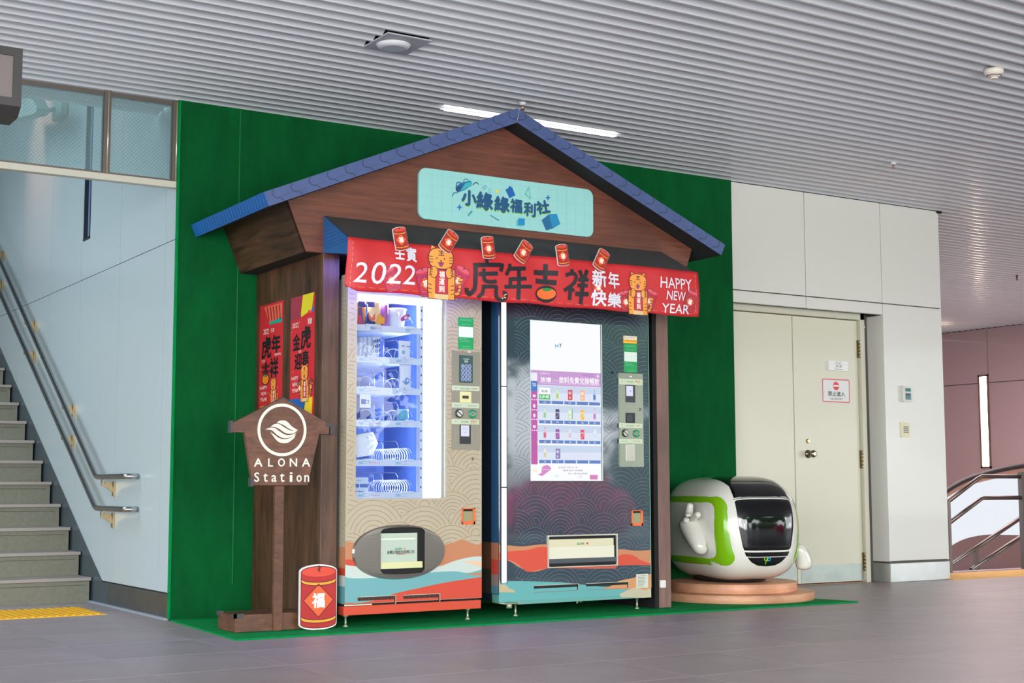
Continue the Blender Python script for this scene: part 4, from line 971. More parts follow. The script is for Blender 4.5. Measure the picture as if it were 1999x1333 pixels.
# trays with price rails and dispensing spirals
trayY = Y1+0.045
pxs = [(640, 0), (701.5, 1), (761.5, 2), (826, 3), (903.5, 4), (967, 5)]
railz = [RY(715, p, trayY).z for p, _ in pxs]
coilm = M('coil_wire', (226, 232, 244), 0.25, 0.6)
def coil(x, z, y0, y1, r, par, turns):
    n = turns*14; P = [(x + r*math.cos(2*PI*k/14), y0 + (y1-y0)*k/n, z + r + r*math.sin(2*PI*k/14)) for k in range(n+1)]
    return G(coilm).tube(P, 0.0022, 5).build('spiral_coil', par)
for k, z in enumerate(railz):
    tr = G(innerw).box((wx0-0.018, trayY, z-0.018), (4.036, trayY+0.006, z+0.019)).box((wx0-0.018, trayY+0.006, z-0.004), (4.036, trayY+0.52, z+0.0)).build('tray', m1)
    g = G(coilm)
    for x in (3.742, 3.80, 3.9): g.tube([(x, trayY+0.45, z), (x, trayY+0.06, z), (x, trayY+0.03, z+0.035), (x, trayY+0.03, z+0.105), (x, trayY+0.06, z+0.13), (x, trayY+0.45, z+0.135)], 0.002, 5)
    g.build('divider', tr)
    coil(3.690, z+0.002, trayY+0.02, trayY+0.40, 0.040, tr, 8 if k in (1, 2, 3, 5) else 2)
    coil(3.945, z+0.002, trayY+0.02, trayY+0.42, 0.044, tr, 13 if k >= 4 else 3)
    G(innerw).box((3.665, trayY-0.010, z+0.010), (3.735, trayY+0.03, z+0.024)).box((3.925, trayY-0.010, z+0.010), (3.985, trayY+0.03, z+0.024)).build('rail_clip', tr, bevel=0.002)
    d = Dec(front(trayY), 0.0004)
    for x in ((3.63, 3.87) if k else (3.70, 3.93)):
        d.rect(x, x+0.03, z-0.008, z+0.009, (170, 206, 226), 1); d.stroke([(x+.034, z-.006), (x+.070, z-.006), (x+.07, z+.008), (x+.034, z+.008)], 0.001, (120, 130, 160), 1, closed=True)
    for q in range(6): d.rect(3.70+q*0.012, 3.707+q*0.012, z-0.001, z+0.003, (230, 130, 140), 1)
    d.build('price_labels', tr)
# ---- goods behind the glass (each one a thing)
def pillow(x0, x1, z0, z1, y, t, m, par, nm, tilt=0.0):
    nx, nz = 10, 10; vs_ = []; fs = []
    for s_ in (-1, 1):
        for j in range(nz+1):
            for i in range(nx+1):
                a, b_ = i/nx, j/nz; k = (math.sin(PI*a)*math.sin(PI*b_))**0.45
                pinch = 1 - 0.06*math.sin(PI*b_)
                x = (x0+x1)/2 + (a-.5)*(x1-x0)*pinch; z = z0 + (z1-z0)*b_
                vs_.append((x + (z-z0)*tilt, y + s_*t/2*k, z))
    N = (nx+1)*(nz+1)
    for s_ in (0, 1):
        for j in range(nz):
            for i in range(nx):
                q = s_*N + j*(nx+1)+i; f = (q, q+1, q+nx+2, q+nx+1); fs.append(f if s_ == 0 else f[::-1])
    g = G(m); g.add(vs_, fs, True); return g.build(nm, par, fix=False)
def goods(nm, lab, cat, x, z): return thing(nm, (x, Y1+0.1, z), lab, cat)
gy = Y1+0.085
z = railz[0]+0.016
def Pg(x, y): q = RY(690 + x/10.66, 575 + y/10.66, gy-0.03); return (q.x, q.z)
e = goods('snack_bag', 'orange and navy snack bag at the left of the top shelf', 'snack', 3.67, z)
pillow(3.600, 3.690, z, z+0.165, gy, 0.05, M('bag_orange', (240, 160, 70), 0.35), e, 'bag')
d = Dec(front(gy-0.0265), 0.0003)
d.poly([Pg(105, 130), Pg(240, 130), Pg(270, 260), Pg(110, 250)], (58, 84, 168), 1); d.poly([Pg(105, 270), Pg(180, 260), Pg(200, 430), Pg(215, 600), Pg(105, 620)], (110, 80, 150), 2); d.poly([Pg(105, 420), Pg(165, 430), Pg(180, 600), Pg(105, 600)], (226, 60, 110), 3)
d.poly([Pg(235, 620), Pg(310, 350), Pg(330, 420), Pg(370, 545), Pg(460, 560), Pg(460, 630)], (40, 50, 120), 4); d.build('printed_front', e)
e = goods('snack_bag', 'cream and orange snack bag second on the top shelf', 'snack', 3.74, z)
pillow(3.695, 3.786, z, z+0.168, gy-0.004, 0.05, M('bag_cream', (244, 214, 160), 0.35), e, 'bag')
d = Dec(front(gy-0.031), 0.0003)
d.poly([Pg(275, 130), Pg(430, 135), Pg(435, 265), Pg(300, 255)], (60, 90, 180), 1); d.poly([Pg(480, 600), Pg(490, 480), Pg(540, 380), Pg(600, 460), Pg(650, 500), Pg(640, 610)], (244, 170, 50), 1); d.poly([Pg(300, 410), Pg(330, 420), Pg(380, 490), Pg(450, 380), Pg(450, 520), Pg(370, 560), Pg(320, 500)], (232, 110, 90), 2)
d.stroke([Pg(700, 300), Pg(690, 440), Pg(670, 600)], 0.004, (224, 80, 90), 2); d.build('printed_front', e)
e = goods('snack_bag', 'purple snack bag behind the divider on the top shelf', 'snack', 3.81, z)
pillow(3.790, 3.838, z, z+0.17, gy+0.004, 0.05, M('bag_purple', (150, 90, 170), 0.35), e, 'bag')
e = goods('cup_noodles', 'white paper cup with tilted crimson oval on the top shelf', 'cup', 3.90, z)
cx_, cz_ = Pg(1080, 400); co, si = math.cos(0.30), math.sin(0.30)
g = G(M('cup_white', (240, 240, 246), 0.4)); g.lathe((3.915, gy+0.05, z), [(0.045, 0), (0.058, 0.11), (0.062, 0.112), (0.062, 0.118), (0.056, 0.120)], 'Z', 28); g.build('cup', e)
d = Dec(front(gy-0.012), 0.0004); a, b_ = Pg(1105, 472); d.ell(a, b_, 0.034, 0.015, (176, 66, 120), 1, 0.55); d.ell(a+.004, b_-.001, 0.012, 0.010, (220, 190, 220), 2, 0.5); d.ring(a, b_, .037, .018, 0.002, (210, 200, 225), 1); d.build('logo_oval', e)
z = railz[1]+0.016
e = goods('pouch_bundle', 'bundle of pale printed pouches on the second shelf', 'pouches', 3.69, z)
for k in range(6): pillow(3.640+0.018*k, 3.690+0.018*k, z, z+0.125, gy+0.12-0.022*k, 0.02, M('pouch_pale', (206, 212, 232), 0.35), e, 'pouch', 0.08)
d = Dec(front(gy-0.006), 0.0004)
for q in range(4):
    for r_ in range(3): d.rect(3.735+0.012*q, 3.743+0.012*q, z+.03+.03*r_, z+.042+.03*r_+.004*q, (70, 90, 150), 1)
d.build('printed_front', e)
e = goods('snack_packet', 'white packet with dark print, right on the second shelf', 'packet', 3.94, z)
pillow(3.905, 3.985, z, z+0.11, gy, 0.03, M('pouch_white', (238, 240, 248), 0.35), e, 'packet')
d = Dec(front(gy-0.0165), 0.0004); d.rect(3.915, 3.94, z+.075, z+.079, (60, 70, 110), 1); d.rect(3.95, 3.975, z+.073, z+.077, (60, 70, 110), 1); d.ell(3.93, z+.04, .012, .012, (150, 190, 220), 1); d.build('printed_front', e)
z = railz[2]+0.016
e = goods('folded_umbrella', 'dark navy folded umbrella lying on the third shelf', 'umbrella', 3.68, z)
G(M('umbrella_navy', (70, 92, 170), 0.6)).tube([(3.60, gy+.02, z+.045), (3.70, gy+.04, z+.045), (3.78, gy+.08, z+.04)], [0.032, 0.03, 0.022], 12).build('canopy', e)
G(M('umbrella_grip', (150, 170, 220), 0.4)).tube([(3.592, gy+.01, z+.05), (3.66, gy-.005, z+.05)], 0.012, 10).build('grip', e)
e = goods('gift_bag', 'white bag with a round blue emblem on the third shelf', 'bag', 3.94, z)
pillow(3.910, 3.990, z, z+0.15, gy, 0.03, M('pouch_white', (238, 240, 248), 0.35), e, 'bag')
d = Dec(front(gy-0.0165), 0.0004); d.ell(3.955, z+.05, .016, .018, (110, 160, 220), 1); d.ell(3.958, z+.052, .008, .008, (226, 232, 246), 2); d.stroke([(3.925, z+.05), (3.945, z+.03), (3.955, z+.03)], .004, (60, 80, 150), 2); d.build('printed_front', e)
z = railz[3]+0.016
e = goods('tote_bag_pack', 'navy pack with a white card showing a blue bag on the fourth shelf', 'pack', 3.69, z)
pillow(3.615, 3.735, z, z+0.15, gy+0.01, 0.03, M('pack_navy', (62, 80, 160), 0.45), e, 'pack')
G(M('card_white', (240, 240, 248), 0.4)).box((3.650, gy-0.010, z+0.075), (3.720, gy-0.007, z+0.16)).build('card', e)
d = Dec(front(gy-0.010), 0.0004); d.rect(3.658, 3.688, z+.095, z+.125, (60, 90, 180), 1); d.stroke([(3.688, z+.103), (3.706, z+.103), (3.706, z+.118), (3.688, z+.118)], .004, (60, 90, 180), 1); d.build('printed_card', e)
e = goods('pouch_pack', 'small teal and white pack on the fourth shelf', 'pack', 3.94, z)
pillow(3.905, 3.985, z, z+0.075, gy+0.02, 0.06, M('pack_teal', (110, 180, 206), 0.4), e, 'pack')
z = railz[4]+0.016
e = goods('paper_carton', 'large white folded carton on the fifth shelf', 'carton', 3.70, z)
g = G(M('carton_white', (244, 246, 252), 0.5))
g.prism([(3.628, gy-.01, z+.015), (3.735, gy-.012, z+.03), (3.785, gy+.02, z+.10), (3.74, gy-.005, z+.165), (3.625, gy-.002, z+.145), (3.612, gy+.01, z+.12)], (0, 0.10, 0)); g.build('carton', e)
d = Dec(front(gy-0.0145), 0.0004); d.text('TEA', 3.685, 3.705, z+.128, z+.134, (60, 70, 120), 1); d.build('printed_front', e)
G(M('carton_teal', (110, 196, 210), 0.5)).box((3.598, gy-.02, z), (3.628, gy+.04, z+.03)).build('small_box', e)
z = railz[5]+0.016
e = goods('snack_box', 'flat white box with blue print on the bottom shelf', 'box', 3.66, z)
G(M('box_pale', (214, 226, 244), 0.45)).box((3.600, gy-.02, z+.008), (3.706, gy+.06, z+.088)).build('carton', e, bevel=0.003)
d = Dec(front(gy-0.020), 0.0004); d.rect(3.604, 3.702, z+.03, z+.05, (90, 120, 190), 1); d.text('SNACK', 3.63, 3.66, z+.066, z+.073, (70, 80, 130), 1); d.rect(3.645, 3.649, z+.028, z+.052, (220, 230, 246), 2); d.build('printed_front', e)
# ---- wrap: waves above, hills below
land1 = []
def Pc(x, y): return c1(640 + x/4.7594, 960 + y/4.7594)
xL1, xR1 = MX0, MX1
def clampx(P): return [(min(max(x, xL1+.0005), xR1-.0005), z) for x, z in P]
hill_top = [Pc(120, 452), Pc(240, 470), Pc(500, 500), Pc(760, 560), Pc(1000, 530), Pc(1100, 490), Pc(1190, 462), Pc(1250, 440), Pc(1320, 470), Pc(1385, 490), Pc(1430, 475)]
d = Dec(front(Y1), 0.00012); W3 = [(xL1, 0.141), (xR1, 0.141)]
def band(top, c_, layer, sm=4):
    P = smooth_path(top, sm) if sm else top
    d.poly(clampx([(xL1, P[0][1])] + P + [(xR1, P[-1][1]), (xR1, 0.142), (xL1, 0.142)]), c_, layer)
band(hill_top, (190, 126, 88), 2, 3)
band([Pc(110, 630), Pc(280, 640), Pc(500, 760), Pc(900, 760), Pc(1100, 780), Pc(1430, 800)], (204, 70, 46), 3)
band([Pc(110, 672), Pc(280, 695), Pc(600, 745), Pc(1000, 700), Pc(1180, 640), Pc(1330, 605), Pc(1430, 600)], (192, 206, 198), 4)
d.poly(clampx([Pc(1250, 650), Pc(1340, 640), Pc(1430, 645), Pc(1430, 705), Pc(1340, 675)]), (222, 190, 158), 5)
band([Pc(110, 765), Pc(200, 800), Pc(420, 800), Pc(700, 780), Pc(950, 748), Pc(1180, 738), Pc(1300, 752), Pc(1430, 720)], (106, 166, 170), 6)
d.poly(clampx([Pc(1280, 765), Pc(1430, 745), Pc(1430, 780)]), (190, 126, 88), 7)
band([Pc(110, 1030), Pc(300, 1030), Pc(480, 995), Pc(620, 945), Pc(860, 890), Pc(1100, 840), Pc(1430, 790)], (204, 70, 46), 8)
d.build('printed_hills', m1)
hole = [(wx0-.004, wz0-.004), (wx1+.004, wz0-.004), (wx1+.004, wz1+.004), (wx0-.004, wz1+.004)]
lowr = smooth_path(hill_top, 3); lowp = [(0, 0)] + [(x, z) for x, z in lowr] + [(9, lowr[-1][1]), (9, 0)]; lowp[1] = (0, lowr[0][1])
d = Dec(front(Y1), 0.0003); seigaiha(d, MX0+.003, MX1-.003, 0.30, 2.0, 0.185, (138, 88, 66), 0.0021, [hole, lowp], 7, 3)
d.build('wave_print', m1, kind='stuff')
# sides: the wrap turns the corner
d = Dec(leftside(MX0), 0.0004)
hs_ = [(-7.485, 0.0), (-7.40, 0.0), (-7.40, lowr[0][1]), (-7.485, lowr[0][1]+.01)]
seigaiha(d, -(Y1+.084), -Y1-.001, 0.46, 2.0, 0.185, (130, 110, 100), 0.0020, [], 7, 5); d.rect(-(Y1+.084), -Y1-.001, 0.341, 0.46, (190, 126, 88), 1); d.rect(-(Y1+.084), -Y1-.001, 0.30, 0.341, (204, 70, 46), 2); d.rect(-(Y1+.084), -Y1-.001, 0.24, 0.30, (200, 216, 212), 2); d.rect(-(Y1+.084), -Y1-.001, 0.142, 0.24, (106, 166, 170), 2)
d.build('wave_print', m1, kind='stuff')
G(M('machine_gasket', (60, 56, 54), 0.7)).box((MX0+.008, Y1+.085, 0.15), (MX0+.02, Y1+.095, ZT1)).box((MX1-.02, Y1+.085, 0.15), (MX1-.008, Y1+.095, ZT1)).box((MX0+.0202, Y1+.086, 0.15), (MX1-.0202, Y1+.095, 0.68)).build('gasket', m1)
# delivery bay: silver oval with recessed flap
pe = Pc(662, 558); ex = (Pc(1094, 558)[0] - Pc(232, 558)[0])/2; ez = (Pc(662, 303)[1] - Pc(662, 812)[1])/2
fx0, fz1 = Pc(480, 345); fx1, fz0 = Pc(886, 742)
sil = M('silver_bezel', (150, 146, 138), 0.25, 0.9)
n = 48; g = G(sil); O = [(pe[0] + ex*math.copysign(abs(math.cos(a))**0.92, math.cos(a)), pe[1] + ez*math.copysign(abs(math.sin(a))**0.92, math.sin(a))) for a in [2*PI*k/n for k in range(n)]]
I = []
for k in range(n):
    a = 2*PI*k/n; hx, hz = (fx1-fx0)/2, (fz1-fz0)/2; ca, sa = math.cos(a), math.sin(a); q = 1/max(abs(ca)/hx, abs(sa)/hz)
    cxm, czm = (fx0+fx1)/2, (fz0+fz1)/2; x, z = cxm + ca*q, czm + sa*q
    if abs(abs(sa)*q - hz) < 1e-6: z += math.copysign(0.008*(1-((x-cxm)/hx)**2), sa)
    I.append((x, z))
vs_ = [(x, Y1-.001, z) for x, z in O] + [(pe[0]+(x-pe[0])*.97, Y1-.016, pe[1]+(z-pe[1])*.96) for x, z in O] + [(x, Y1-.018, z) for x, z in I] + [(x, Y1+.06, z) for x, z in I]
fs = []
for r_ in range(3):
    for k in range(n): k2 = (k+1) % n; fs.append((r_*n+k, r_*n+k2, (r_+1)*n+k2, (r_+1)*n+k))
g.add(vs_, fs, False); o = g.build('delivery_bezel', m1)
G(dark_m).prism([(x, Y1-0.002, z) for x, z in I], (0, 0.002, 0)).build('delivery_recess', m1)
fxa, fza = Pc(484, 385); fxb, fzb = Pc(822, 700)
fl = G(M('flap_plastic', (184, 200, 182), 0.25, coat=0.6)).box((fxa, Y1-.012, fzb), (fxb, Y1-.004, fza)).build('delivery_flap', m1, bevel=0.002)
d = Dec(front(Y1-.012), 0.0004)
a0, b0 = Pc(615, 518); a1, b1 = Pc(682, 536); d.text('ALONA', a0, a1, b1, b0, (22, 140, 80), 1, 0.03, shear=0.2); a0, b0 = Pc(704, 527); d.ell(a0, b0, 0.0042, 0.0034, (206, 52, 62), 1, -0.3)
a0, b0 = Pc(540, 545); a1, b1 = Pc(792, 570); d.text('金剛企業股份有限公司', a0, a1, b1, b0, (50, 50, 46), 1, 0.012); a0, b0 = Pc(632, 574); a1, b1 = Pc(705, 580); d.rect(a0, a1, b1, b0, (170, 90, 80), 1)
a0, b0 = Pc(484, 432); a1, b1 = Pc(800, 440); d.rect(a0, a1, b1, b0, (214, 224, 204), 1)
d.build('lettering', fl)
a0, b0 = Pc(484, 655); a1, b1 = Pc(868, 706); G(M('flap_lip', (214, 216, 160), 0.3)).box((a0, Y1-.016, b1+.002), (a1, Y1-.002, b0)).build('delivery_lip', m1, bevel=0.002)
# coin return cup
def coin_return(Y, px0, py0, px1, py1, par):
    a = RY(px0, py0, Y); c_ = RY(px1, py1, Y); x0, x1, z0, z1 = a.x, c_.x, c_.z, a.z
    g = G(M('coin_orange', (236, 108, 50), 0.35)); w_ = (x1-x0)
    g.box((x0, Y-.012, z1-.006), (x1, Y, z1)); g.box((x0, Y-.012, z0), (x1, Y, z0+.018)); g.box((x0, Y-.012, z0), (x0+.006, Y, z1)); g.box((x1-.014, Y-.012, z0), (x1, Y, z1))
    o = g.build('coin_return', par, bevel=0.0015)
    G(M('coin_flap', (150, 150, 110), 0.3)).box((x0+.006, Y-.005, z0+.018), (x1-.014, Y-.003, z1-.018)).build('flap', o)
    G(dark_m).box((x0+.006, Y-.003, z0+.018), (x1-.014, Y-.0005, z1-.006)).build('recess', o)
coin_return(Y1, 901, 992, 926, 1023, m1)
# control plate
def plate(Y, px0, py0, px1, py1, par, r=0.006, t=0.006, m=None, nm='control_plate'):
    a = RY(px0, (py0+py1)/2, Y); c_ = RY(px1, (py0+py1)/2, Y); t_ = RY((px0+px1)/2, py0, Y); b_ = RY((px0+px1)/2, py1, Y)
    o = G(m or M('control_steel', (160, 156, 142), 0.33, 0.75)).prism([(x, Y, z) for x, z in rrect(a.x, c_.x, b_.z, t_.z, r)], (0, -t, 0)).build(nm, par)
    return o, a.x, c_.x, b_.z, t_.z
label_c = (194, 208, 178)
cpl, x0, x1, z0, z1 = plate(Y1, 881.5, 686, 936.5, 878, m1)
YP = Y1-.006; Q5 = lambda x, y: uvY(YP)(860 + x/7.408, 600 + y/7.408); Q8 = lambda x, y: uvY(YP)(870 + x/9.524, 740 + y/9.524)
def qbox(f, a, b_, c_, e_, t, m, nm, par, Y=YP, bev=0.001):
    p = f(a, (b_+e_)/2); q = f(c_, (b_+e_)/2); r_ = f((a+c_)/2, b_); s_ = f((a+c_)/2, e_)
    G(m).box((p[0], Y-t, s_[1]), (q[0], Y, r_[1])).build(nm, par, bevel=bev); return p[0], q[0], s_[1], r_[1]
kx0, kx1, kz0, kz1 = qbox(Q5, 268, 695, 465, 1090, .002, M('screen_bezel', (34, 40, 42), 0.25), 'keypad_screen', cpl)
d = Dec(front(YP-.002), 0.0004); w_, h_ = kx1-kx0, kz1-kz0
d.rect(kx0+.001, kx1-.001, kz0+.001, kz1-.001, glow((58, 92, 92), 0.9), 1)
d.text('00', kx0+w_*.38, kx0+w_*.62, kz0+h_*.74, kz0+h_*.82, glow((230, 240, 240)), 2, .02); d.rect(kx0+w_*.28, kx0+w_*.72, kz0+h_*.855, kz0+h_*.88, glow((190, 210, 210)), 2)
for r_ in range(4):
    for q in range(3):
        cx, cz = kx0+w_*(.25+.25*q), kz0+h_*(.60-.155*r_); d.ell(cx, cz, w_*.10, w_*.12, glow((60, 84, 170)), 2, n=14); d.ring(cx, cz, w_*.10, w_*.12, w_*.03, glow((190, 206, 240)), 3, 14)
        d.text('123456789*0#'[r_*3+q], cx-w_*.03, cx+w_*.03, cz-w_*.05, cz+w_*.05, glow((220, 228, 250)), 4)
d.build('keypad_display', cpl)
d = Dec(front(YP), 0.0004)
for f, q in ((Q8, (112, 125, 628, 215)), (Q8, (110, 440, 622, 535)), (Q8, (105, 745, 622, 840))):
    p = f(q[0], (q[1]+q[3])/2); r_ = f(q[2], (q[1]+q[3])/2); t_ = f(370, q[1]); s_ = f(370, q[3]); d.rect(p[0], r_[0], s_[1], t_[1], label_c, 1)
def qt(f, t, a, b_, c_, e_, col, bold=0.0, lay=2): p = f(a, (b_+e_)/2); q = f(c_, (b_+e_)/2); r_ = f((a+c_)/2, b_); s_ = f((a+c_)/2, e_); d.text(t, p[0], q[0], s_[1], r_[1], col, lay, bold)
for y in (140, 760): p = Q8(188, y+20); d.ell(p[0], p[1], .0022, .0026, (40, 50, 44), 2, n=10); d.rect(p[0]-.004, p[0]+.004, p[1]-.006, p[1]-.005, (60, 80, 70), 2)
qt(Q8, '電子支付感應區', 275, 160, 440, 192, (30, 110, 100)); qt(Q8, '嗶嗶', 470, 170, 520, 190, (60, 140, 80)); qt(Q8, 'PAY', 525, 168, 590, 192, (214, 60, 50), .03)
qt(Q8, '悠遊卡', 165, 475, 295, 497, (40, 100, 140)); qt(Q8, '取消及退幣', 415, 485, 575, 510, (60, 130, 120))
qt(Q8, '信用卡感應區', 285, 780, 425, 808, (40, 110, 80)); qt(Q8, 'PAY', 475, 775, 585, 800, (214, 60, 50), .04); qt(Q8, 'iPASS', 505, 822, 590, 832, (120, 130, 120)); p = Q8(485, 825); d.rect(p[0]-.003, p[0]+.002, p[1]-.002, p[1]+.002, (50, 60, 50), 2)
p = Q5(415, 645); d.ell(p[0], p[1], .0115, .0035, (230, 226, 212), 1)
d.build('control_labels', cpl, kind='stuff')
nx0, nx1, nz0, nz1 = qbox(Q8, 262, 232, 472, 438, .004, M('reader_cream', (224, 220, 160), 0.35), 'coin_slot_plate', cpl)
p = Q8(305, 305); q = Q8(420, 365); G(M('reader_lcd', (52, 56, 44), 0.3)).box((p[0], YP-.0055, q[1]), (q[0], YP-.004, p[1])).build('lcd', cpl)
def knobs(f, a, b_, Y, par, rx):
    p = f(*a); q = f(*b_); blk_ = M('knob_black', (40, 42, 40), 0.3); 
    o = G(blk_).lathe((p[0], Y, p[1]), [(rx, 0), (rx, .006), (rx*.78, .010)], 'Y', 24).build('coin_dial', par)
    d = Dec(front(Y-.0102), 0.0003); d.ell(p[0], p[1], rx*.74, rx*.74, (196, 200, 186), 1); d.stroke([(p[0]-rx*.6, p[1]+rx*.5), (p[0]+rx*.62, p[1]-rx*.55)], rx*.22, (40, 40, 38), 2); d.build('dial_mark', o)
    gm_ = M('button_green', (20, 150, 88), 0.25, coat=0.6)
    o = G(gm_).lathe((q[0], Y, q[1]), [(rx, 0), (rx*.98, .007), (rx*.62, .012), (rx*.56, .006)], 'Y', 24).build('return_button', par)
    d = Dec(front(Y-.0066), 0.0003); d.ell(q[0], q[1], rx*.52, rx*.52, (150, 160, 150), 1); d.rect(q[0]-rx*.3, q[0]+rx*.3, q[1]-rx*.1, q[1]+rx*.16, (70, 80, 74), 2); d.build('button_face', o)
knobs(Q8, (250, 637), (498, 647), YP, cpl, 0.0265)
sx0, sx1, sz0, sz1 = qbox(Q8, 258, 852, 465, 1205, .003, M('reader_black', (44, 48, 52), 0.3), 'card_reader', cpl)
d = Dec(front(YP-.003), 0.0004); w_, h_ = sx1-sx0, sz1-sz0; d.rect(sx0+w_*.1, sx0+w_*.84, sz0+h_*.40, sz0+h_*.98, glow((226, 230, 250), 0.95), 1)
for q in range(3): d.rect(sx0+w_*(.28+.16*q), sx0+w_*(.34+.16*q), sz0+h_*.76, sz0+h_*.79, glow((130, 110, 170)), 2); d.rect(sx0+w_*(.28+.16*q), sx0+w_*(.34+.16*q), sz0+h_*.84, sz0+h_*.87, glow((170, 140, 170)), 2)
d.rect(sx0+w_*.38, sx0+w_*.6, sz0+h_*.60, sz0+h_*.63, glow((150, 150, 180)), 2); d.build('reader_screen', cpl)
kp_ = c1(922, 895.5); G(sil).lathe((kp_[0], Y1, kp_[1]), [(.009, 0), (.009, .004), (.005, .006)], 'Y', 16).build('door_lock', m1)
G(dark_m).box((kp_[0]-.001, Y1-.0075, kp_[1]-.004), (kp_[0]+.001, Y1-.006, kp_[1]+.004)).build('keyhole', m1)
# green instruction sticker (its code square is left blank)
def sticker(Y, px0, py0, px1, py1, par, a_, b_):
    p = RY(px0, (py0+py1)/2, Y); q = RY(px1, (py0+py1)/2, Y); t_ = RY((px0+px1)/2, py0, Y); s_ = RY((px0+px1)/2, py1, Y)
    x0, x1, z0, z1 = p.x, q.x, s_.z, t_.z; w_, h_ = x1-x0, z1-z0
    o = G(M('sticker_green', (18, 158, 84), 0.4)).prism([(x, Y-.0006, z) for x, z in rrect(x0, x1, z0, z1, .006)], (0, -.0012, 0)).build('instruction_sticker', par)
    d = Dec(front(Y-.0018), 0.0003); d.rect(x0+.003, x1-.003, z0+h_*a_, z0+h_*b_, (222, 236, 226), 1)
    pale = (150, 214, 176)
    for k in range(2): d.rect(x0+w_*.12, x0+w_*.88, z0+h_*(.93-.04*k), z0+h_*(.945-.04*k), (90, 196, 136), 1)
    d.text('販售小幫手', x0+w_*.24, x0+w_*.80, z0+h_*.775, z0+h_*.80, pale, 1)
    for k, s__ in enumerate(('掃描下方碼', '傳送問題', '客服將立即回覆')): d.text(s__, x0+w_*.1, x0+w_*(.5+.12*k), z0+h_*(a_-.06-.045*k), z0+h_*(a_-.035-.045*k), pale, 1)
    for k in range(2): d.rect(x0+w_*.25, x0+w_*.8, z0+h_*(.03+.055*k), z0+h_*(.045+.055*k), (90, 196, 136), 1)
    d.build('sticker_print', o)
sticker(Y1, 894, 620, 924, 682, m1, .38, .71)
# vents at the foot, base rail, feet
def vents(f, boxes, Y, par, m, teeth=True):
    for (a, b_, c_, e_) in boxes:
        p = f(a, (b_+e_)/2); q = f(c_, (b_+e_)/2); t_ = f((a+c_)/2, b_); s_ = f((a+c_)/2, e_); x0, x1, z0, z1 = p[0], q[0], s_[1], t_[1]
        v_ = G(M('vent_dark', (20, 22, 22), 0.7)).box((x0, Y-.0022, z1-(z1-z0)*.42), (x1, Y-.0012, z1)).box((x1-.006, Y-.0022, z0+.004), (x1, Y-.0012, z1)).build('vent', par)
        G(M('vent_edge', (196, 200, 180), 0.4, 0.4)).box((x1, Y-.005, z0), (x1+.004, Y-.0008, z1+.003)).box((x0, Y-.005, z1), (x1, Y-.0008, z1+.003)).build('lip', v_)
        if teeth:
            g = G(m)
            for k in range(26): xx = x0 + (x1-x0)*(k+.5)/26; g.box((xx-.0012, Y-.004, z1-(z1-z0)*.38), (xx+.0012, Y-.0022, z1-.001))
            g.build('grille', v_)
        G(M('vent_line', (150, 60, 44), 0.6)).box((x0, Y-.0026, z0), (x1, Y-.0012, z0+.0015)).build('lower_edge', v_)
vents(Pc, [(276, 972, 625, 1050), (700, 955, 1035, 1030)], Y1, m1, M('vent_teeth', (120, 66, 52), 0.5))
org_ = M('base_orange', (206, 74, 48), 0.38)
G(org_).box((MX0-.004, Y1+.004, 0.078), (MX1-.002, Y1+.09, 0.128)).build('base_rail', m1, bevel=.002)
G(M('gap_dark', (16, 14, 14), 0.9)).box((MX0, Y1+.02, 0.126), (MX1-.004, Y1+.08, 0.141)).build('door_gap', m1)
G(M('trim_cream', (222, 220, 196), 0.4)).box((MX0-.001, Y1+.001, 0.131), (MX0+.17, Y1+.006, 0.137)).build('door_trim', m1)
footm = M('foot_metal', (190, 196, 168), 0.35, 0.5)
def foot(x, y, ztop, par, nm='foot'):
    g = G(footm); g.lathe((x, y, 0.0), [(.014, .0096), (.014, .016), (.006, .02), (.006, ztop-.012), (.016, ztop-.012), (.016, ztop)], 'Z', 14); return g.build(nm, par)
foot(3.572, 7.475, .078, m1); foot(4.375, 7.475, .078, m1); foot(3.572, 8.15, .10, m1); foot(4.375, 8.15, .10, m1)
# ================================================================== VENDING MACHINE with the touch screen
Y2 = 7.42; NX0, NX1 = 4.561, 5.712
c2 = uvY(Y2)
m2 = thing('vending_machine', ((NX0+NX1)/2, 7.8, 0), 'dark teal vending machine with wave pattern, tall touch screen and white light bar', 'vending machine', 'vending machines inside the booth')
teal = M('machine_wrap_teal', (30, 54, 68), 0.3, coat=1.0, cior=2.0, crough=0.04, noise=0.12, nscale=2.5)
ZT2, ZB2 = 2.02, 0.150
G(teal).box((NX0, Y2, ZB2), (NX1, Y2+.09, ZT2)).build('door', m2, bevel=.004)
navym = M('machine_side_navy', (28, 40, 56), 0.35, coat=0.4)
G(navym).box((NX0+.006, Y2+.1, 0.11), (NX1-.006, 8.24, ZT2)).build('cabinet', m2)
G(M('door_edge_green', (120, 176, 150), 0.35)).box((NX1-.0005, Y2-.001, ZB2+.0), (NX1+.003, Y2+.006, ZT2)).build('door_edge', m2)
def P7(x, y): return c2(950 + x/5.3333, 980 + y/5.3333)
d = Dec(front(Y2), 0.00012); xL1, xR1 = NX0, NX1
def band2(top, c_, layer, bot=None, sm=4):
    P = smooth_path(top, sm); Q = smooth_path(bot, sm) if bot else [(NX0, .151), (NX1, .151)]
    d.poly(clampx(P + Q[::-1]), c_, layer)
L0 = (115,)
band2([P7(100, 440), P7(200, 448), P7(380, 460), P7(600, 438), P7(800, 470), P7(1000, 470), P7(1200, 500), P7(1400, 490), P7(1560, 506), P7(1730, 495)], (194, 132, 92), 1, [P7(100, 610), P7(205, 600), P7(450, 725), P7(700, 680), P7(1100, 690), P7(1300, 660), P7(1730, 655)])
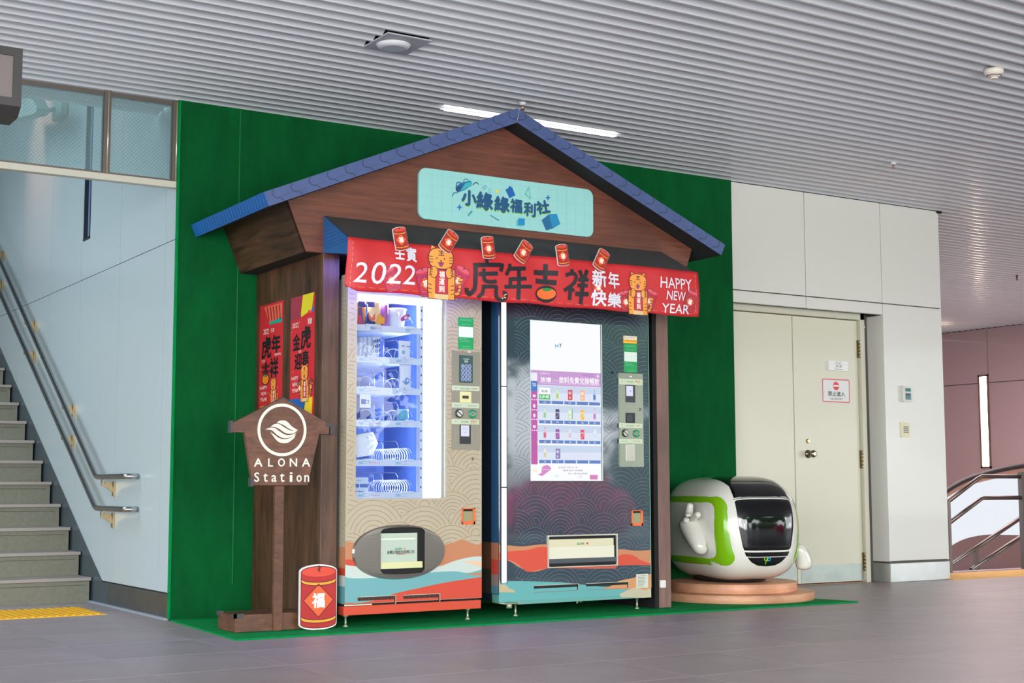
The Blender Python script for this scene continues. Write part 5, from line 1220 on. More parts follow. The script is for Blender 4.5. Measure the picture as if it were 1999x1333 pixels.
band2([P7(100, 530), P7(260, 510), P7(420, 497), P7(540, 468), P7(640, 472)], (208, 76, 52), 2, [P7(100, 610), P7(205, 602), P7(300, 630), P7(400, 712), P7(450, 725), P7(560, 700), P7(640, 688)])
d.poly(clampx([P7(630, 472), P7(1350, 480), P7(1350, 690), P7(1130, 692), P7(630, 686)]), (208, 76, 52), 2)
d.poly(clampx(smooth_path([P7(1340, 600), P7(1400, 545), P7(1520, 552), P7(1600, 600), P7(1730, 655), P7(1560, 655), P7(1340, 662)], 3)), (208, 76, 52), 3)
band2([P7(90, 820), P7(300, 822), P7(600, 828), P7(860, 842), P7(1200, 880), P7(1500, 880), P7(1730, 890)], (96, 168, 168), 2, [P7(90, 1040), P7(1730, 960)])
d.poly(clampx(smooth_path([P7(1200, 905), P7(1300, 870), P7(1380, 820), P7(1520, 790), P7(1640, 760), P7(1730, 758), P7(1730, 905), P7(1500, 905)], 3)), (208, 146, 96), 3)
d.poly(clampx(smooth_path([P7(1380, 960), P7(1480, 910), P7(1560, 890), P7(1640, 915), P7(1730, 895), P7(1730, 990), P7(1400, 990)], 3)), (190, 184, 156), 4)
d.poly(clampx([P7(90, 745), P7(130, 790), P7(140, 860), P7(200, 860), P7(235, 900), P7(280, 912), P7(300, 940), P7(90, 940)]), (190, 174, 138), 4)
d.build('printed_hills', m2)
Wv = [P7(100, 440), P7(640, 440), P7(1350, 480), P7(1730, 495), P7(1730, 655), P7(1300, 660), P7(700, 680), P7(450, 725), P7(205, 600), P7(100, 610)]
Wb = [(0, .0), (0, P7(90, 825)[1]), P7(90, 822), P7(860, 842), P7(1200, 890), P7(1380, 815), P7(1640, 755), (9, P7(1730, 758)[1]), (9, 0)]
sc0 = c2(1034, 624); sc1 = c2(1176, 937)
scx0, scx1, scz0, scz1 = 4.790, 5.338, 0.832, 1.831
d = Dec(front(Y2), 0.0003); seigaiha(d, NX0+.11, NX1-.003, 0.2, 2.0, 0.180, (92, 128, 142), 0.0021, [[(scx0, scz0), (scx1, scz0), (scx1, scz1), (scx0, scz1)], Wv, Wb], 7, 9)
d.build('wave_print', m2, kind='stuff')
d = Dec(leftside(NX0+.006), 0.0003); seigaiha(d, -8.2, -(Y2+.102), 0.46, 2.0, 0.18, (50, 76, 100), 0.002, [], 6, 12); d.rect(-8.2, -7.52, .30, .46, (110, 72, 52), 1); d.rect(-8.2, -7.52, .15, .30, (60, 56, 50), 1); d.build('wave_print', m2, kind='stuff')
d = Dec(leftside(NX0), 0.0003); d.rect(-(Y2+.088), -(Y2+.003), .46, 2.0, (44, 88, 124), 1); d.rect(-(Y2+.088), -(Y2+.003), .36, .46, (186, 122, 90), 1); d.rect(-(Y2+.088), -(Y2+.003), .27, .36, (206, 76, 60), 1); d.rect(-(Y2+.088), -(Y2+.003), .2, .27, (150, 130, 126), 1); d.rect(-(Y2+.088), -(Y2+.003), .155, .2, (80, 140, 160), 1); d.build('corner_print', m2)
# light bar down the left edge
lb = M('bar_frame', (58, 66, 76), 0.3, 0.5)
fr2 = G(lb).box((4.570, Y2-.006, .218), (4.577, Y2+.002, 2.0)).box((4.612, Y2-.006, .218), (4.618, Y2+.002, 2.0)).build('light_bar', m2)
for z0, z1 in ((.222, .790), (.797, 1.405), (1.412, 2.0)):
    G(glow((244, 244, 255), 1.6)).box((4.577, Y2-.007, z0), (4.612, Y2+.001, z1)).build('diffuser', fr2)
G(lb).box((4.577, Y2-.0065, .79), (4.612, Y2+.001, .797)).box((4.577, Y2-.0065, 1.405), (4.612, Y2+.001, 1.412)).build('joint', fr2)
# touch screen with its picture
scr = G(M('screen_frame', (200, 226, 216), 0.3)).box((scx0, Y2-.003, scz0), (scx1, Y2+.001, scz1)).build('touch_screen', m2, bevel=.001)
d = Dec(front(Y2-.003), 0.0004); w_, h_ = scx1-scx0-.016, scz1-scz0-.006; X0, Z0 = scx0+.002, scz0+.003
S1 = lambda x, y: c2(1030 + x/8.0797, 615 + y/8.0797); S2 = lambda x, y: c2(1030 + x/7.84, 770 + y/7.84)
d.rect(X0, X0+w_, Z0, Z0+h_, glow((246, 247, 252), 1.0), 1); d.rect(scx1-.0135, scx1-.009, Z0, Z0+h_, (24, 30, 70), 1)
zs = (S1(50, 870)[1]+S1(1150, 915)[1])/2; zm = (S1(50, 1100)[1]+S1(1150, 1140)[1])/2
d.rect(X0, X0+w_, zm, zs, glow((196, 150, 206)), 2)
def st(t, f, a, b_, c_, e_, col, bold=0.0, lay=4): p = f(a, (b_+e_)/2); q = f(c_, (b_+e_)/2); r_ = f((a+c_)/2, b_); s_ = f((a+c_)/2, e_); d.text(t, p[0], q[0], s_[1], r_[1], col, lay, bold)
st('M', S1, 430, 465, 478, 515, glow((80, 170, 206)), .04); st('Y', S1, 492, 450, 528, 508, glow((110, 40, 100)), .05)
st('放禮', S1, 195, 980, 360, 1058, glow((250, 246, 252)), .012); st('飲料免費兌換暢飲', S1, 490, 985, 1120, 1090, glow((250, 246, 252)), .012); st('立即掃描下載', S1, 185, 905, 335, 935, glow((244, 236, 248))); st('Line', S1, 380, 1005, 480, 1055, glow((226, 200, 232)))
p = S1(1100, 965); d.ell(p[0], p[1], .007, .008, glow((244, 244, 252)), 4)
for q in (0, 1): p = S1(862, 935+24*q); r_ = S1(1035, 935+24*q); d.rect(p[0], r_[0], p[1]-.001, p[1]+.002, glow((150, 110, 180)), 4)
p = S1(185, 1085); r_ = S1(1120, 1108); d.rect(p[0], r_[0], (p[1]+r_[1])/2, (p[1]+r_[1])/2+.002, glow((236, 216, 240)), 4)
# left menu column
xm = X0 + .048
p = S1(100, 1040)[1]; q = S1(100, 1200)[1]; d.rect(X0, xm, q, p, glow((62, 116, 190)), 3); q2 = S2(100, 1070)[1]; d.rect(X0, xm, q2, q, glow((186, 84, 164)), 3)
d.rect(X0+.001, xm-.001, p+.002, p+.052, glow((232, 234, 244)), 3)      # blank square where a code was
xc = (X0+xm)/2
d.stroke([(xc-.014, p-.012), (xc-.010, p-.014), (xc-.006, p-.03), (xc+.010, p-.03), (xc+.013, p-.018), (xc-.008, p-.018)], .003, glow((250, 250, 255)), 5)
for k, zc in enumerate((S2(85, 20)[1], S2(85, 175)[1], S2(85, 320)[1], S2(85, 490)[1])):
    d.rect(xc-.010, xc+.010, zc-.008, zc+.008, glow((246, 226, 244)), 5) if k in (0, 3) else d.ell(xc, zc, .009, .012, glow((246, 226, 244)), 5)
    for q in (-1, 0, 1): d.rect(xc+q*.015-.004, xc+q*.015+.004, zc-.027, zc-.020, glow((246, 226, 244)), 5)
# goods grid
gx0, gx1 = xm+.006, X0+w_-.004
rows = [(zm-.002, S2(300, 105)[1]), (S2(600, 170)[1], S2(300, 405)[1]), (S2(600, 475)[1], S2(300, 708)[1]), (S2(600, 780)[1], S2(300, 1012)[1])]
prices = [['A1', '', '15', '', ''], ['25', '30', '15', '30', '35'], ['25', '25', '40', '25', '25'], ['30', '15', '', '', '']]
cols = [[None, (176, 204, 100), (214, 60, 80), (240, 180, 140), (60, 120, 190)], [(150, 200, 160), (60, 60, 110), (200, 226, 190), (240, 190, 70), (190, 120, 180)], [(214, 90, 130), (150, 70, 160), (214, 190, 210), (222, 70, 100), (190, 226, 236)], [(200, 206, 160), (130, 120, 180), None, None, None]]
for r_, (za_, zb_) in enumerate(rows):
    d.rect(xm+.002, X0+w_, zb_+.002, za_, glow((196, 210, 232)), 3); d.rect(xm+.002, X0+w_, zb_+.002, zb_+(za_-zb_)*.55, glow((216, 224, 240)), 4)
    cw = (gx1-gx0)/5
    for q in range(5):
        xa_, xb_ = gx0+cw*q+.003, gx0+cw*(q+1)-.003; d.rect(xa_, xb_, zb_-.016, zb_+.004, glow((84, 122, 190)), 5); d.rect(xa_+.003, xa_+.006, zb_-.009, zb_-.003, glow((230, 236, 248)), 6)
        if prices[r_][q]: d.text(prices[r_][q], (xa_+xb_)/2-.009, (xa_+xb_)/2+.009, zb_-.011, zb_-.001, glow((236, 240, 250)), 6)
        c_ = cols[r_][q]; cx = (xa_+xb_)/2; zb2 = zb_+.012; ht = (za_-zb_)-.026
        if c_ is None:
            if r_ == 0:
                d.rect(xa_+.002, xb_-.004, zb2, zb2+ht*.42, glow((70, 180, 90)), 6); d.text('LINE', xa_+.010, xb_-.012, zb2+ht*.12, zb2+ht*.34, glow((250, 255, 250)), 7, .03); d.rect(xa_+.002, xb_-.004, zb2+ht*.46, zb2+ht, glow((250, 252, 252)), 6); d.text('點數', xa_+.02, xb_-.02, zb2+ht*.58, zb2+ht*.82, glow((70, 70, 90)), 7)
            continue
        lc = glow(c_); pale = glow(tuple(min(255, int(v*.4+150)) for v in c_))
        if (r_, q) in ((1, 1), (2, 1), (2, 3), (1, 3)):    # cans
            w3 = .0145; d.poly(rrect(cx-w3, cx+w3, zb2, zb2+ht*.86, .004), lc, 6); d.rect(cx-w3*.9, cx+w3*.9, zb2+ht*.5, zb2+ht*.62, pale, 7); d.stroke([(cx-w3*.7, zb2+ht*.1), (cx+w3*.6, zb2+ht*.42)], .004, pale, 7)
        elif (r_, q) in ((0, 2), (0, 3), (1, 2), (3, 1)):  # cartons
            w3 = .015; d.rect(cx-w3, cx+w3, zb2, zb2+ht*.9, lc, 6); d.poly([(cx+w3, zb2), (cx+w3+.005, zb2+.006), (cx+w3+.005, zb2+ht*.94), (cx+w3, zb2+ht*.9)], glow((90, 170, 130)) if q == 2 and r_ else lc, 7); d.rect(cx-w3*.7, cx+w3*.7, zb2+ht*.5, zb2+ht*.75, pale, 7); d.ell(cx, zb2+ht*.22, .007, .008, pale, 7)
        else:                                              # bottles
            w3 = .0095; d.poly([(cx-w3, zb2), (cx+w3, zb2), (cx+w3, zb2+ht*.66), (cx+w3*.45, zb2+ht*.82), (cx+w3*.45, zb2+ht*.95), (cx-w3*.45, zb2+ht*.95), (cx-w3*.45, zb2+ht*.82), (cx-w3, zb2+ht*.66)], pale, 6); d.rect(cx-w3*.96, cx+w3*.96, zb2+ht*.12, zb2+ht*.55, lc, 7); d.rect(cx-w3*.5, cx+w3*.5, zb2+ht*.93, zb2+ht, lc, 7)
p = S2(270, 1150); d.poly([S2(200, 1140), S2(230, 1095), S2(290, 1075), S2(345, 1110), S2(350, 1150), S2(300, 1185), S2(215, 1250), S2(150, 1225), S2(210, 1195)], glow((212, 132, 196)), 5); st('即刻兌換', S2, 205, 1135, 330, 1155, glow((250, 235, 248)), 0, 6)
st('2022年1月31日 前', S2, 460, 1100, 760, 1130, glow((130, 110, 140))); st('購買飲料 享優惠', S2, 535, 1150, 835, 1175, glow((120, 110, 150))); st('加入會員送點數', S2, 610, 1195, 910, 1222, glow((110, 110, 170)))
p = S2(945, 1230); q = S2(1065, 1300); d.rect(p[0], q[0], q[1], p[1], glow((210, 120, 180)), 5)
for x, y, r_, c_ in ((110, 1160, .02, (250, 236, 210)), (440, 1250, .018, (226, 240, 236)), (800, 1260, .02, (228, 236, 240))): p = S2(x, y); d.ell(p[0], p[1], r_, r_*.6, glow(c_), 4)
d.build('screen_picture', scr)
# control plate of the second machine
cpl, x0, x1, z0, z1 = plate(Y2, 1208, 729, 1254.5, 911, m2, .003, .008, M('control_steel_green', (146, 154, 138), 0.33, 0.7))
YP = Y2-.008; R7 = lambda x, y: uvY(YP)(1190 + x/9.524, 640 + y/9.524); R8 = lambda x, y: uvY(YP)(1190 + x/9.524, 780 + y/9.524)
d = Dec(front(YP), 0.0004)
for f, q in ((R7, (172, 948, 612, 1058)), (R8, (172, 440, 610, 525)), (R8, (172, 730, 610, 815))):
    p = f(q[0], (q[1]+q[3])/2); r_ = f(q[2], (q[1]+q[3])/2); t_ = f(370, q[1]); s_ = f(370, q[3]); d.rect(p[0], r_[0], s_[1], t_[1], (200, 214, 182), 1)
p = R7(392, 903); d.ell(p[0], p[1], .011, .0045, (226, 224, 210), 1)
for f, y in ((R7, 990), (R8, 470)): p = f(228, y); d.ell(p[0], p[1], .0026, .003, (40, 50, 44), 2, n=10); d.rect(p[0]-.004, p[0]+.004, p[1]-.007, p[1]-.006, (60, 80, 70), 2)
qt(R7, '信用卡感應區', 315, 990, 440, 1016, (40, 120, 90)); qt(R7, 'PAY', 475, 985, 570, 1012, (214, 60, 50), .04); qt(R7, 'iPASS', 510, 1030, 590, 1042, (120, 130, 120))
qt(R8, '電子支付感應區', 305, 475, 445, 498, (30, 100, 90)); qt(R8, 'PAY', 510, 475, 560, 497, (214, 60, 50), .03)
qt(R8, '現金卡說明', 212, 762, 325, 782, (30, 130, 100)); qt(R8, '取消及退幣', 430, 762, 570, 785, (110, 130, 120))
d.build('control_labels', cpl, kind='stuff')
sx0, sx1, sz0, sz1 = qbox(R7, 295, 1060, 472, 1385, .003, M('reader_black', (44, 48, 52), 0.3), 'card_reader', cpl, YP)
d = Dec(front(YP-.003), 0.0004); w_, h_ = sx1-sx0, sz1-sz0; d.rect(sx0+w_*.05, sx0+w_*.75, sz0+h_*.36, sz0+h_*.94, glow((222, 224, 250), 0.95), 1); d.rect(sx0+w_*.4, sx0+w_*.55, sz0+h_*.62, sz0+h_*.68, glow((190, 130, 160)), 2); d.build('reader_screen', cpl)
qbox(R8, 298, 245, 472, 435, .002, M('slot_black', (14, 16, 18), 0.3), 'bill_slot', cpl, YP)
qbox(R8, 312, 275, 415, 410, .006, M('slot_inner', (52, 60, 60), 0.35), 'bill_mouth', cpl, YP)
p = R8(567, 182); G(sil).lathe((p[0], YP, p[1]), [(.0085, 0), (.0085, .004), (.005, .006)], 'Y', 16).build('lock', cpl); G(dark_m).box((p[0]-.001, YP-.0075, p[1]-.004), (p[0]+.001, YP-.006, p[1]+.004)).build('keyhole', cpl)
knobs(R8, (288, 622), (497, 630), YP, cpl, 0.0245)
qbox(R8, 300, 825, 470, 1145, .003, M('bill_flap', (176, 178, 164), 0.2, 0.8), 'bill_tray', cpl, YP)
sticker(Y2, 1217.5, 671, 1243.5, 727, m2, .38, .71)
a = RY(1216.5, 655, Y2); b_ = RY(1243, 671, Y2)
o = G(M('sticker_yellow', (244, 190, 40), 0.4)).box((a.x, Y2-.002, b_.z), (b_.x, Y2-.0006, a.z)).build('notice_sticker', m2)
d = Dec(front(Y2-.002), .0003); h_ = a.z-b_.z; d.rect(a.x, b_.x, b_.z+h_*.48, a.z, (226, 220, 196), 1); d.text('故障請洽服務', a.x+.012, b_.x-.006, b_.z+h_*.26, b_.z+h_*.4, (190, 70, 30), 1); d.text('客服專線', a.x+.028, b_.x-.02, b_.z+h_*.72, b_.z+h_*.84, (200, 110, 70), 2); d.rect(a.x+.003, a.x+.016, b_.z+h_*.62, b_.z+h_*.9, (196, 196, 178), 2); d.build('sticker_print', o)
p = c2(1195, 727); G(dark_m).lathe((p[0], Y2, p[1]), [(.009, 0), (.008, .002)], 'Y', 16).build('peephole', m2)
coin_return(Y2, 1232, 996, 1253.5, 1026, m2)
# bottle delivery bay
a = P7(630, 510); b_ = P7(1355, 510); t_ = P7(990, 337); s_ = P7(990, 672); bx0, bx1, bz0, bz1 = a[0], b_[0], s_[1], t_[1]
g = G(M('bay_rim', (206, 204, 186), 0.3, 0.3)); framed(bx0, bx1, bz0, bz1, bx0+.006, bx1-.008, bz0+.006, bz1-.008, Y2-.012, Y2, .008, g.mats[0], g)
o = g.build('delivery_bezel', m2)
G(dark_m).box((bx0+.004, Y2-.0016, bz0+.004), (bx1-.004, Y2-.0006, bz1-.004)).build('delivery_recess', m2)
h_ = bz1-bz0; cream = M('bay_cream', (214, 210, 176), 0.35)
G(cream).box((bx0+.008, Y2-.008, bz0+h_*.64), (bx1-.03, Y2-.003, bz1-.026)).build('delivery_flap', m2, bevel=.001)
G(M('bay_cream_light', (222, 220, 196), 0.35)).box((bx0+.008, Y2-.006, bz0+h_*.27), (bx1-.024, Y2-.002, bz0+h_*.64)).build('delivery_chute', m2, bevel=.001)
G(M('bay_slate', (74, 82, 88), 0.3)).box((bx0+.008, Y2-.010, bz0+h_*.13), (bx1-.012, Y2-.002, bz0+h_*.27)).build('delivery_lip', m2, bevel=.001)
d = Dec(front(Y2-.008), .0004); a = P7(932, 420); b_ = P7(1010, 442); d.text('ALONA', a[0], b_[0], b_[1], a[1], (22, 140, 80), 1, .03, shear=.2); a = P7(1040, 428); d.ell(a[0], a[1], .008, .0065, (206, 52, 62), 1, -.3); d.build('lettering', m2)
vents(P7, [(490, 862, 950, 930), (1035, 840, 1472, 905)], Y2, m2, M('vent_teeth_dark', (40, 60, 60), 0.5), False)
a = P7(1555, 750); b_ = P7(1680, 888); o = G(M('notice_pale', (206, 212, 196), 0.45)).box((a[0], Y2-.0022, b_[1]), (b_[0], Y2-.0008, a[1])).build('notice_label', m2)
d = Dec(front(Y2-.0022), .0003); w_, h_ = b_[0]-a[0], a[1]-b_[1]
for k in range(8): d.rect(a[0]+w_*.12, a[0]+w_*(.6+.3*random.random()), b_[1]+h_*(.1+.09*k), b_[1]+h_*(.13+.09*k), (110, 120, 110), 1)
d.text('ALONA', a[0]+w_*.34, a[0]+w_*.8, b_[1]+h_*.84, b_[1]+h_*.92, (40, 90, 90), 1); d.ell(a[0]+w_*.18, b_[1]+h_*.86, .003, .004, (200, 60, 60), 1); d.build('label_print', o)
tb = M('base_teal', (102, 164, 156), 0.38)
G(tb).box((4.70, Y2+.004, .086), (NX1-.006, Y2+.09, .128)).build('base_rail', m2, bevel=.002)
G(M('gap_dark', (16, 14, 14), 0.9)).box((4.70, Y2+.02, .126), (NX1-.008, Y2+.08, .151)).build('door_gap', m2)
G(tb).box((NX0+.002, Y2+.001, .100), (4.70, Y2+.088, .152)).build('corner_block', m2, bevel=.006)
G(footm).tube([(NX0-.004, Y2+.07, .104), (NX0+.02, Y2+.01, .098), (NX0+.05, Y2+.002, .094), (4.715, Y2+.002, .096), (4.73, Y2+.004, .118)], .004, 8).build('corner_trim', m2)
foot(4.735, 7.51, .092, m2); foot(5.665, 7.51, .088, m2); foot(4.70, 8.15, .11, m2); foot(5.665, 8.15, .11, m2)
G(footm).lathe((4.652, Y2+.03, .066), [(.018, 0), (.018, .03)], 'Z', 12).build('hinge_stub', m2); G(footm).lathe((5.16, Y2+.04, .070), [(.006, 0), (.006, .018)], 'Z', 8).build('bolt', m2)
# ================================================================== PODIUM AND THE TRAIN-SHAPED FIGURE
PC = V(6.79, 7.87, 0)
pod = thing('podium', (PC.x, PC.y, 0.0), 'round two-tier salmon wooden podium on the turf mat beside the booth', 'podium')
pm = wood('podium_wood', (206, 146, 110), (224, 170, 134), (2, 2, 8), 3.0)
G(pm).lathe(PC, [(0.565, 0.0098), (0.568, 0.014), (0.568, 0.062), (0.565, 0.065)], 'Z', 96).build('lower_disc', pod)
G(pm).lathe(PC, [(0.445, 0.0655), (0.448, 0.069), (0.448, 0.127), (0.445, 0.130)], 'Z', 96).build('upper_disc', pod)
TR = math.radians(-10)
fig = thing('train_figure', (6.80, 7.90, 0.13), 'glossy white and lime rounded train-shaped figure with black visor and stubby arms', 'sculpture', rz=TR)
gw = M('gloss_white', (226, 226, 216), 0.14, coat=0.8); lime = M('gloss_lime', (128, 188, 22), 0.16, coat=0.8); gb = M('gloss_black', (12, 13, 16), 0.08, coat=1.0)
TA, TB, TC, NN = 0.362, 0.50, 0.358, 3.7
TZ = 0.378     # centre above the podium
def surf(dx, dy, dz, off=0.0):
    d_ = Vector((dx, dy, dz)); c2_ = TC if dz > 0 else TC*1.03
    k = (abs(dx/TA)**NN + abs(dy/TB)**NN + abs(dz/c2_)**NN)**(-1/NN)
    p = d_*k
    # upper half leans inwards a little, nose rounds back at the top
    tz = p.z/TC
    sxx = 1 - 0.07*max(0, tz) - 0.05*max(0, -tz)
    n = Vector((math.copysign(abs(p.x/TA)**(NN-1)/TA, p.x), math.copysign(abs(p.y/TB)**(NN-1)/TB, p.y), math.copysign(abs(p.z/c2_)**(NN-1)/c2_, p.z))).normalized()
    p = p + n*off
    y = p.y + (0.10*max(0, tz)**2 if p.y < 0 else 0)*min(1, -p.y/TB if p.y < 0 else 0)
    return V(p.x*sxx, y, p.z + TZ)
ORG[fig.name] = V(0, 0, 0)
g = G(gw); nu, nv = 96, 64; vs_ = []; fs = []
for j in range(nv+1):
    ph = -PI/2 + PI*j/nv
    for i in range(nu):
        a = 2*PI*i/nu; q = lambda c_: math.copysign(abs(c_)**0.6, c_)
        vs_.append(surf(q(math.cos(a))*max(1e-4, abs(math.cos(ph))**0.6)*TA, q(math.sin(a))*max(1e-4, abs(math.cos(ph))**0.6)*TB, q(math.sin(ph))*TC))
for j in range(nv):
    for i in range(nu): i2 = (i+1) % nu; fs.append((j*nu+i, j*nu+i2, (j+1)*nu+i2, (j+1)*nu+i))
g.add(vs_, fs, True); g.build('body', fig)
def interp(K, t):
    if t <= K[0][0]: return K[0][1:]
    for a, b_ in zip(K[:-1], K[1:]):
        if t <= b_[0]:
            q = (t-a[0])/(b_[0]-a[0]); return tuple(x+(y-x)*q for x, y in zip(a[1:], b_[1:]))
    return K[-1][1:]
# centre line of the visor: (t, y, z, half width)
VK = [(0.0, -.5, -.275, .0), (.03, -.5, -.266, .085), (.08, -.5, -.240, .135), (.16, -.5, -.195, .18), (.28, -.5, -.12, .212), (.45, -.5, 0.0, .235), (.62, -.5, .10, .25), (.78, -.5, .22, .262), (.88, -.45, .33, .262), (.94, -.30, .345, .25), (1.0, -.08, .345, .225)]
def visor(t0_, t1_, m, off, nm, nt_=24, ns=20, shrink=1.0, lab=None):
    vs_ = []; fs = []
    for j in range(nt_+1):
        t = t0_ + (t1_-t0_)*j/nt_; y, z, hw = interp(VK, t)
        for i in range(ns+1):
            s_ = -1 + 2*i/ns; o_ = off if abs(s_) < 0.999 and 0 < j < nt_ else -0.004
            vs_.append(surf(s_*hw*shrink, y, z, o_))
    for j in range(nt_):
        for i in range(ns): q = j*(ns+1)+i; fs.append((q, q+1, q+ns+2, q+ns+1))
    g = G(m); g.add(vs_, fs, True); return g.build(nm, fig, label=lab)
visor(0.0, 0.155, gb, .005, 'lower_lip'); visor(0.165, 0.215, gb, .010, 'bumper_band'); visor(0.225, 0.775, gb, .006, 'windshield')
visor(0.782, 1.0, gb, .006, 'roof_panel', 30)
g = G(M('visor_line', (120, 124, 128), 0.2, 0.7))
for t in (0.778,):
    y, z, hw = interp(VK, t); g.tube([surf(s_/12*hw, y, z, .006) for s_ in range(-12, 13)], .0025, 6)
g.build('visor_seam', fig)
# emblem low on the visor
def vpt(u, v): y, z, hw = interp(VK, 0.11); return surf(u, -.5, z+v, .0075)
d = Dec(lambda u, v, h: vpt(u, v) + V(0, -h, 0), 0.0006)
d.stroke([(-.020, .028), (-.030, .018), (-.026, .004), (-.010, .008), (-.006, .024), (-.010, .030), (-.004, .008), (-.014, -.010), (-.018, -.030)], .006, (140, 214, 50), 1, smooth=3)
d.stroke([(.006, .045), (-.002, .012), (.004, .0), (.018, .004), (.018, .018), (.004, .020)], .006, (40, 170, 214), 1, smooth=3)
d.build('emblem', fig)
# lime frame round the side windows
def side_ring(sg):
    def pt(y, z, off): 
        k = 1 - min(.98, abs(y/TB)**NN + abs(z/TC)**NN); x = TA*k**(1/NN)
        return surf(sg*x, y, z, off)
    O = rrect(-.445, .44, -.255, .225, .09, 8); I = rrect(-.335, .38, -.195, .172, .05, 8)
    # the lower front corner flares out
    O = [(y-.035*max(0, -z/.255) if y < -.3 else y, z) for y, z in O]; I = [(y - .0, z) for y, z in I]
    I = [(max(y, -.345 + .12*max(0, (z+.2)/.37)*0), z) for y, z in I]
    # outlines are resampled along the edges so that the strip hugs the body
    def dense(P, n=6):
        Q = []
        for k in range(len(P)):
            a, b_ = Vector(P[k]), Vector(P[(k+1) % len(P)])
            for q in range(n): Q.append(tuple(a + (b_-a)*q/n))
        return Q
    O, I = dense(O), dense(I); N = len(O); R = 5; vs_ = []; fs = []
    for r_ in range(R+1):
        for k in range(N):
            y = O[k][0] + (I[k][0]-O[k][0])*r_/R; z = O[k][1] + (I[k][1]-O[k][1])*r_/R
            vs_.append(pt(y, z, .004 if 0 < r_ < R else -.003))
    for r_ in range(R):
        for k in range(N): k2 = (k+1) % N; fs.append((r_*N+k, r_*N+k2, (r_+1)*N+k2, (r_+1)*N+k))
    g = G(lime); g.add(vs_, fs, True); g.build('side_frame', fig, label='lime green side frame')
side_ring(-1); side_ring(1)
# plinth under the body on the podium, dark colour standing in for shade
G(M('figure_base', (34, 30, 28), 0.6)).lathe((0, 0.02, 0), [(0.22, 0.0005), (0.25, 0.02), (0.27, 0.05), (0.24, 0.09)], 'Z', 40, 0.95, 1.3).build('base', fig)
# arms: skinned chains
def skin(name, chain, edges, rad, m, par, sub=2):
    me = bpy.data.meshes.new(name); me.from_pydata([tuple(p) for p in chain], edges, []); o = bpy.data.objects.new(name, me); COL.objects.link(o)
    sk = o.modifiers.new('skin', 'SKIN'); sk.use_smooth_shade = True
    for i, r_ in enumerate(rad): me.skin_vertices[0].data[i].radius = (r_, r_); me.skin_vertices[0].data[i].use_root = (i == 0)
    ss = o.modifiers.new('sub', 'SUBSURF'); ss.levels = sub; ss.render_levels = sub
    dg = bpy.context.evaluated_depsgraph_get(); m2_ = bpy.data.meshes.new_from_object(o.evaluated_get(dg)); bpy.data.objects.remove(o)
    m2_.materials.clear(); m2_.materials.append(m)
    for p in m2_.polygons: p.use_smooth = True; p.material_index = 0
    o = bpy.data.objects.new(name, m2_); COL.objects.link(o); o.parent = par; ORG[o.name] = V(0, 0, 0); return o
# raised arm on the left of the picture (body side -x): elbow low, hand with one finger up
Rm = Matrix.Rotation(-TR, 3, 'Z')
def loc(px, py, Y_, ox=0.0):       # a point of the picture at depth plane Y_ expressed in the figure's own frame
    p = RY(px, py, Y_); return Rm @ (p - V(6.80, 7.90, 0.13))
ax_ = -0.40
def al(px, py, x=ax_):             # point on the plane x = const of the figure's frame
    o_ = Rm @ (CAM - V(6.80, 7.90, 0.13)); d_ = Rm @ ray(px, py); return o_ + d_*((x-o_.x)/d_.x)
P = [al(1367, 1074), al(1366, 1066), al(1356, 1045), al(1345, 1022), al(1341, 1008, ax_-.015)]
arm = skin('arm', [P[0] + V(.05, 0, 0)] + P, [(i, i+1) for i in range(5)], [.040, .048, .062, .078, .080, .066], gw, fig)
tipb = al(1345, 1000, ax_-.02); F = [al(1343, 1012, ax_-.015), tipb, al(1346.5, 990, ax_-.02), al(1347.5, 981, ax_-.02)]
skin('index_finger', F, [(0, 1), (1, 2), (2, 3)], [.034, .030, .028, .025], gw, arm)
skin('thumb', [al(1347, 1016, ax_-.01), al(1361, 1006, ax_-.02), al(1365, 1003, ax_-.02)], [(0, 1), (1, 2)], [.030, .026, .024], gw, arm)
skin('finger', [al(1344, 1008, ax_-.05), al(1343, 1001, ax_-.06)], [(0, 1)], [.030, .026], gw, arm)
skin('finger', [al(1340, 1018, ax_-.06), al(1339, 1012, ax_-.075)], [(0, 1)], [.028, .025], gw, arm)
skin('finger', [al(1336, 1024, ax_-.03), al(1334, 1016, ax_-.05)], [(0, 1)], [.028, .025], gw, arm)
bx = 0.37
arm2 = skin('arm', [al(1556, 1062, bx-.05), al(1564, 1078, bx-.01), al(1570, 1098, bx+.02), al(1571, 1114, bx+.02)], [(0, 1), (1, 2), (2, 3)], [.036, .056, .066, .058], gw, fig)
# ================================================================== CEILING FITTINGS
wm = M('fitting_white', (216, 218, 222), 0.4)
sc_ = RZ(770, 88, CZ)
e = thing('ceiling_speaker', (sc_.x, sc_.y, CZ), 'round white speaker on a square plate set into the slatted ceiling', 'speaker')
G(M('plate_lilac', (176, 178, 190), 0.45)).box((3.372, 6.605, CZ-.004), (3.638, 6.905, CZ+.004)).build('plate', e)
q = RZ(768, 90, CZ-.01)
G(wm).lathe((q.x, q.y, CZ-.022), [(.076, 0), (.083, .004), (.094, .016), (.094, .018)], 'Z', 40).build('rim', e)
G(M('speaker_mesh', (180, 188, 198), 0.6)).lathe((q.x, q.y, CZ-.026), [(.060, 0), (.072, .002), (.074, .005)], 'Z', 40).build('grille', e)
a = RZ(862, 207, CZ-.004); b_ = RZ(1205, 264, CZ-.004)
e = thing('ceiling_strip_light', ((a.x+b_.x)/2, 7.756, CZ-.006), 'long glowing white strip light recessed in the slatted ceiling above the roof', 'light')
G(glow((255, 244, 244), 11.0)).box((a.x+.06, LY+.062, CZ-.008), (b_.x, LY+.100, CZ-.002)).build('tube', e)
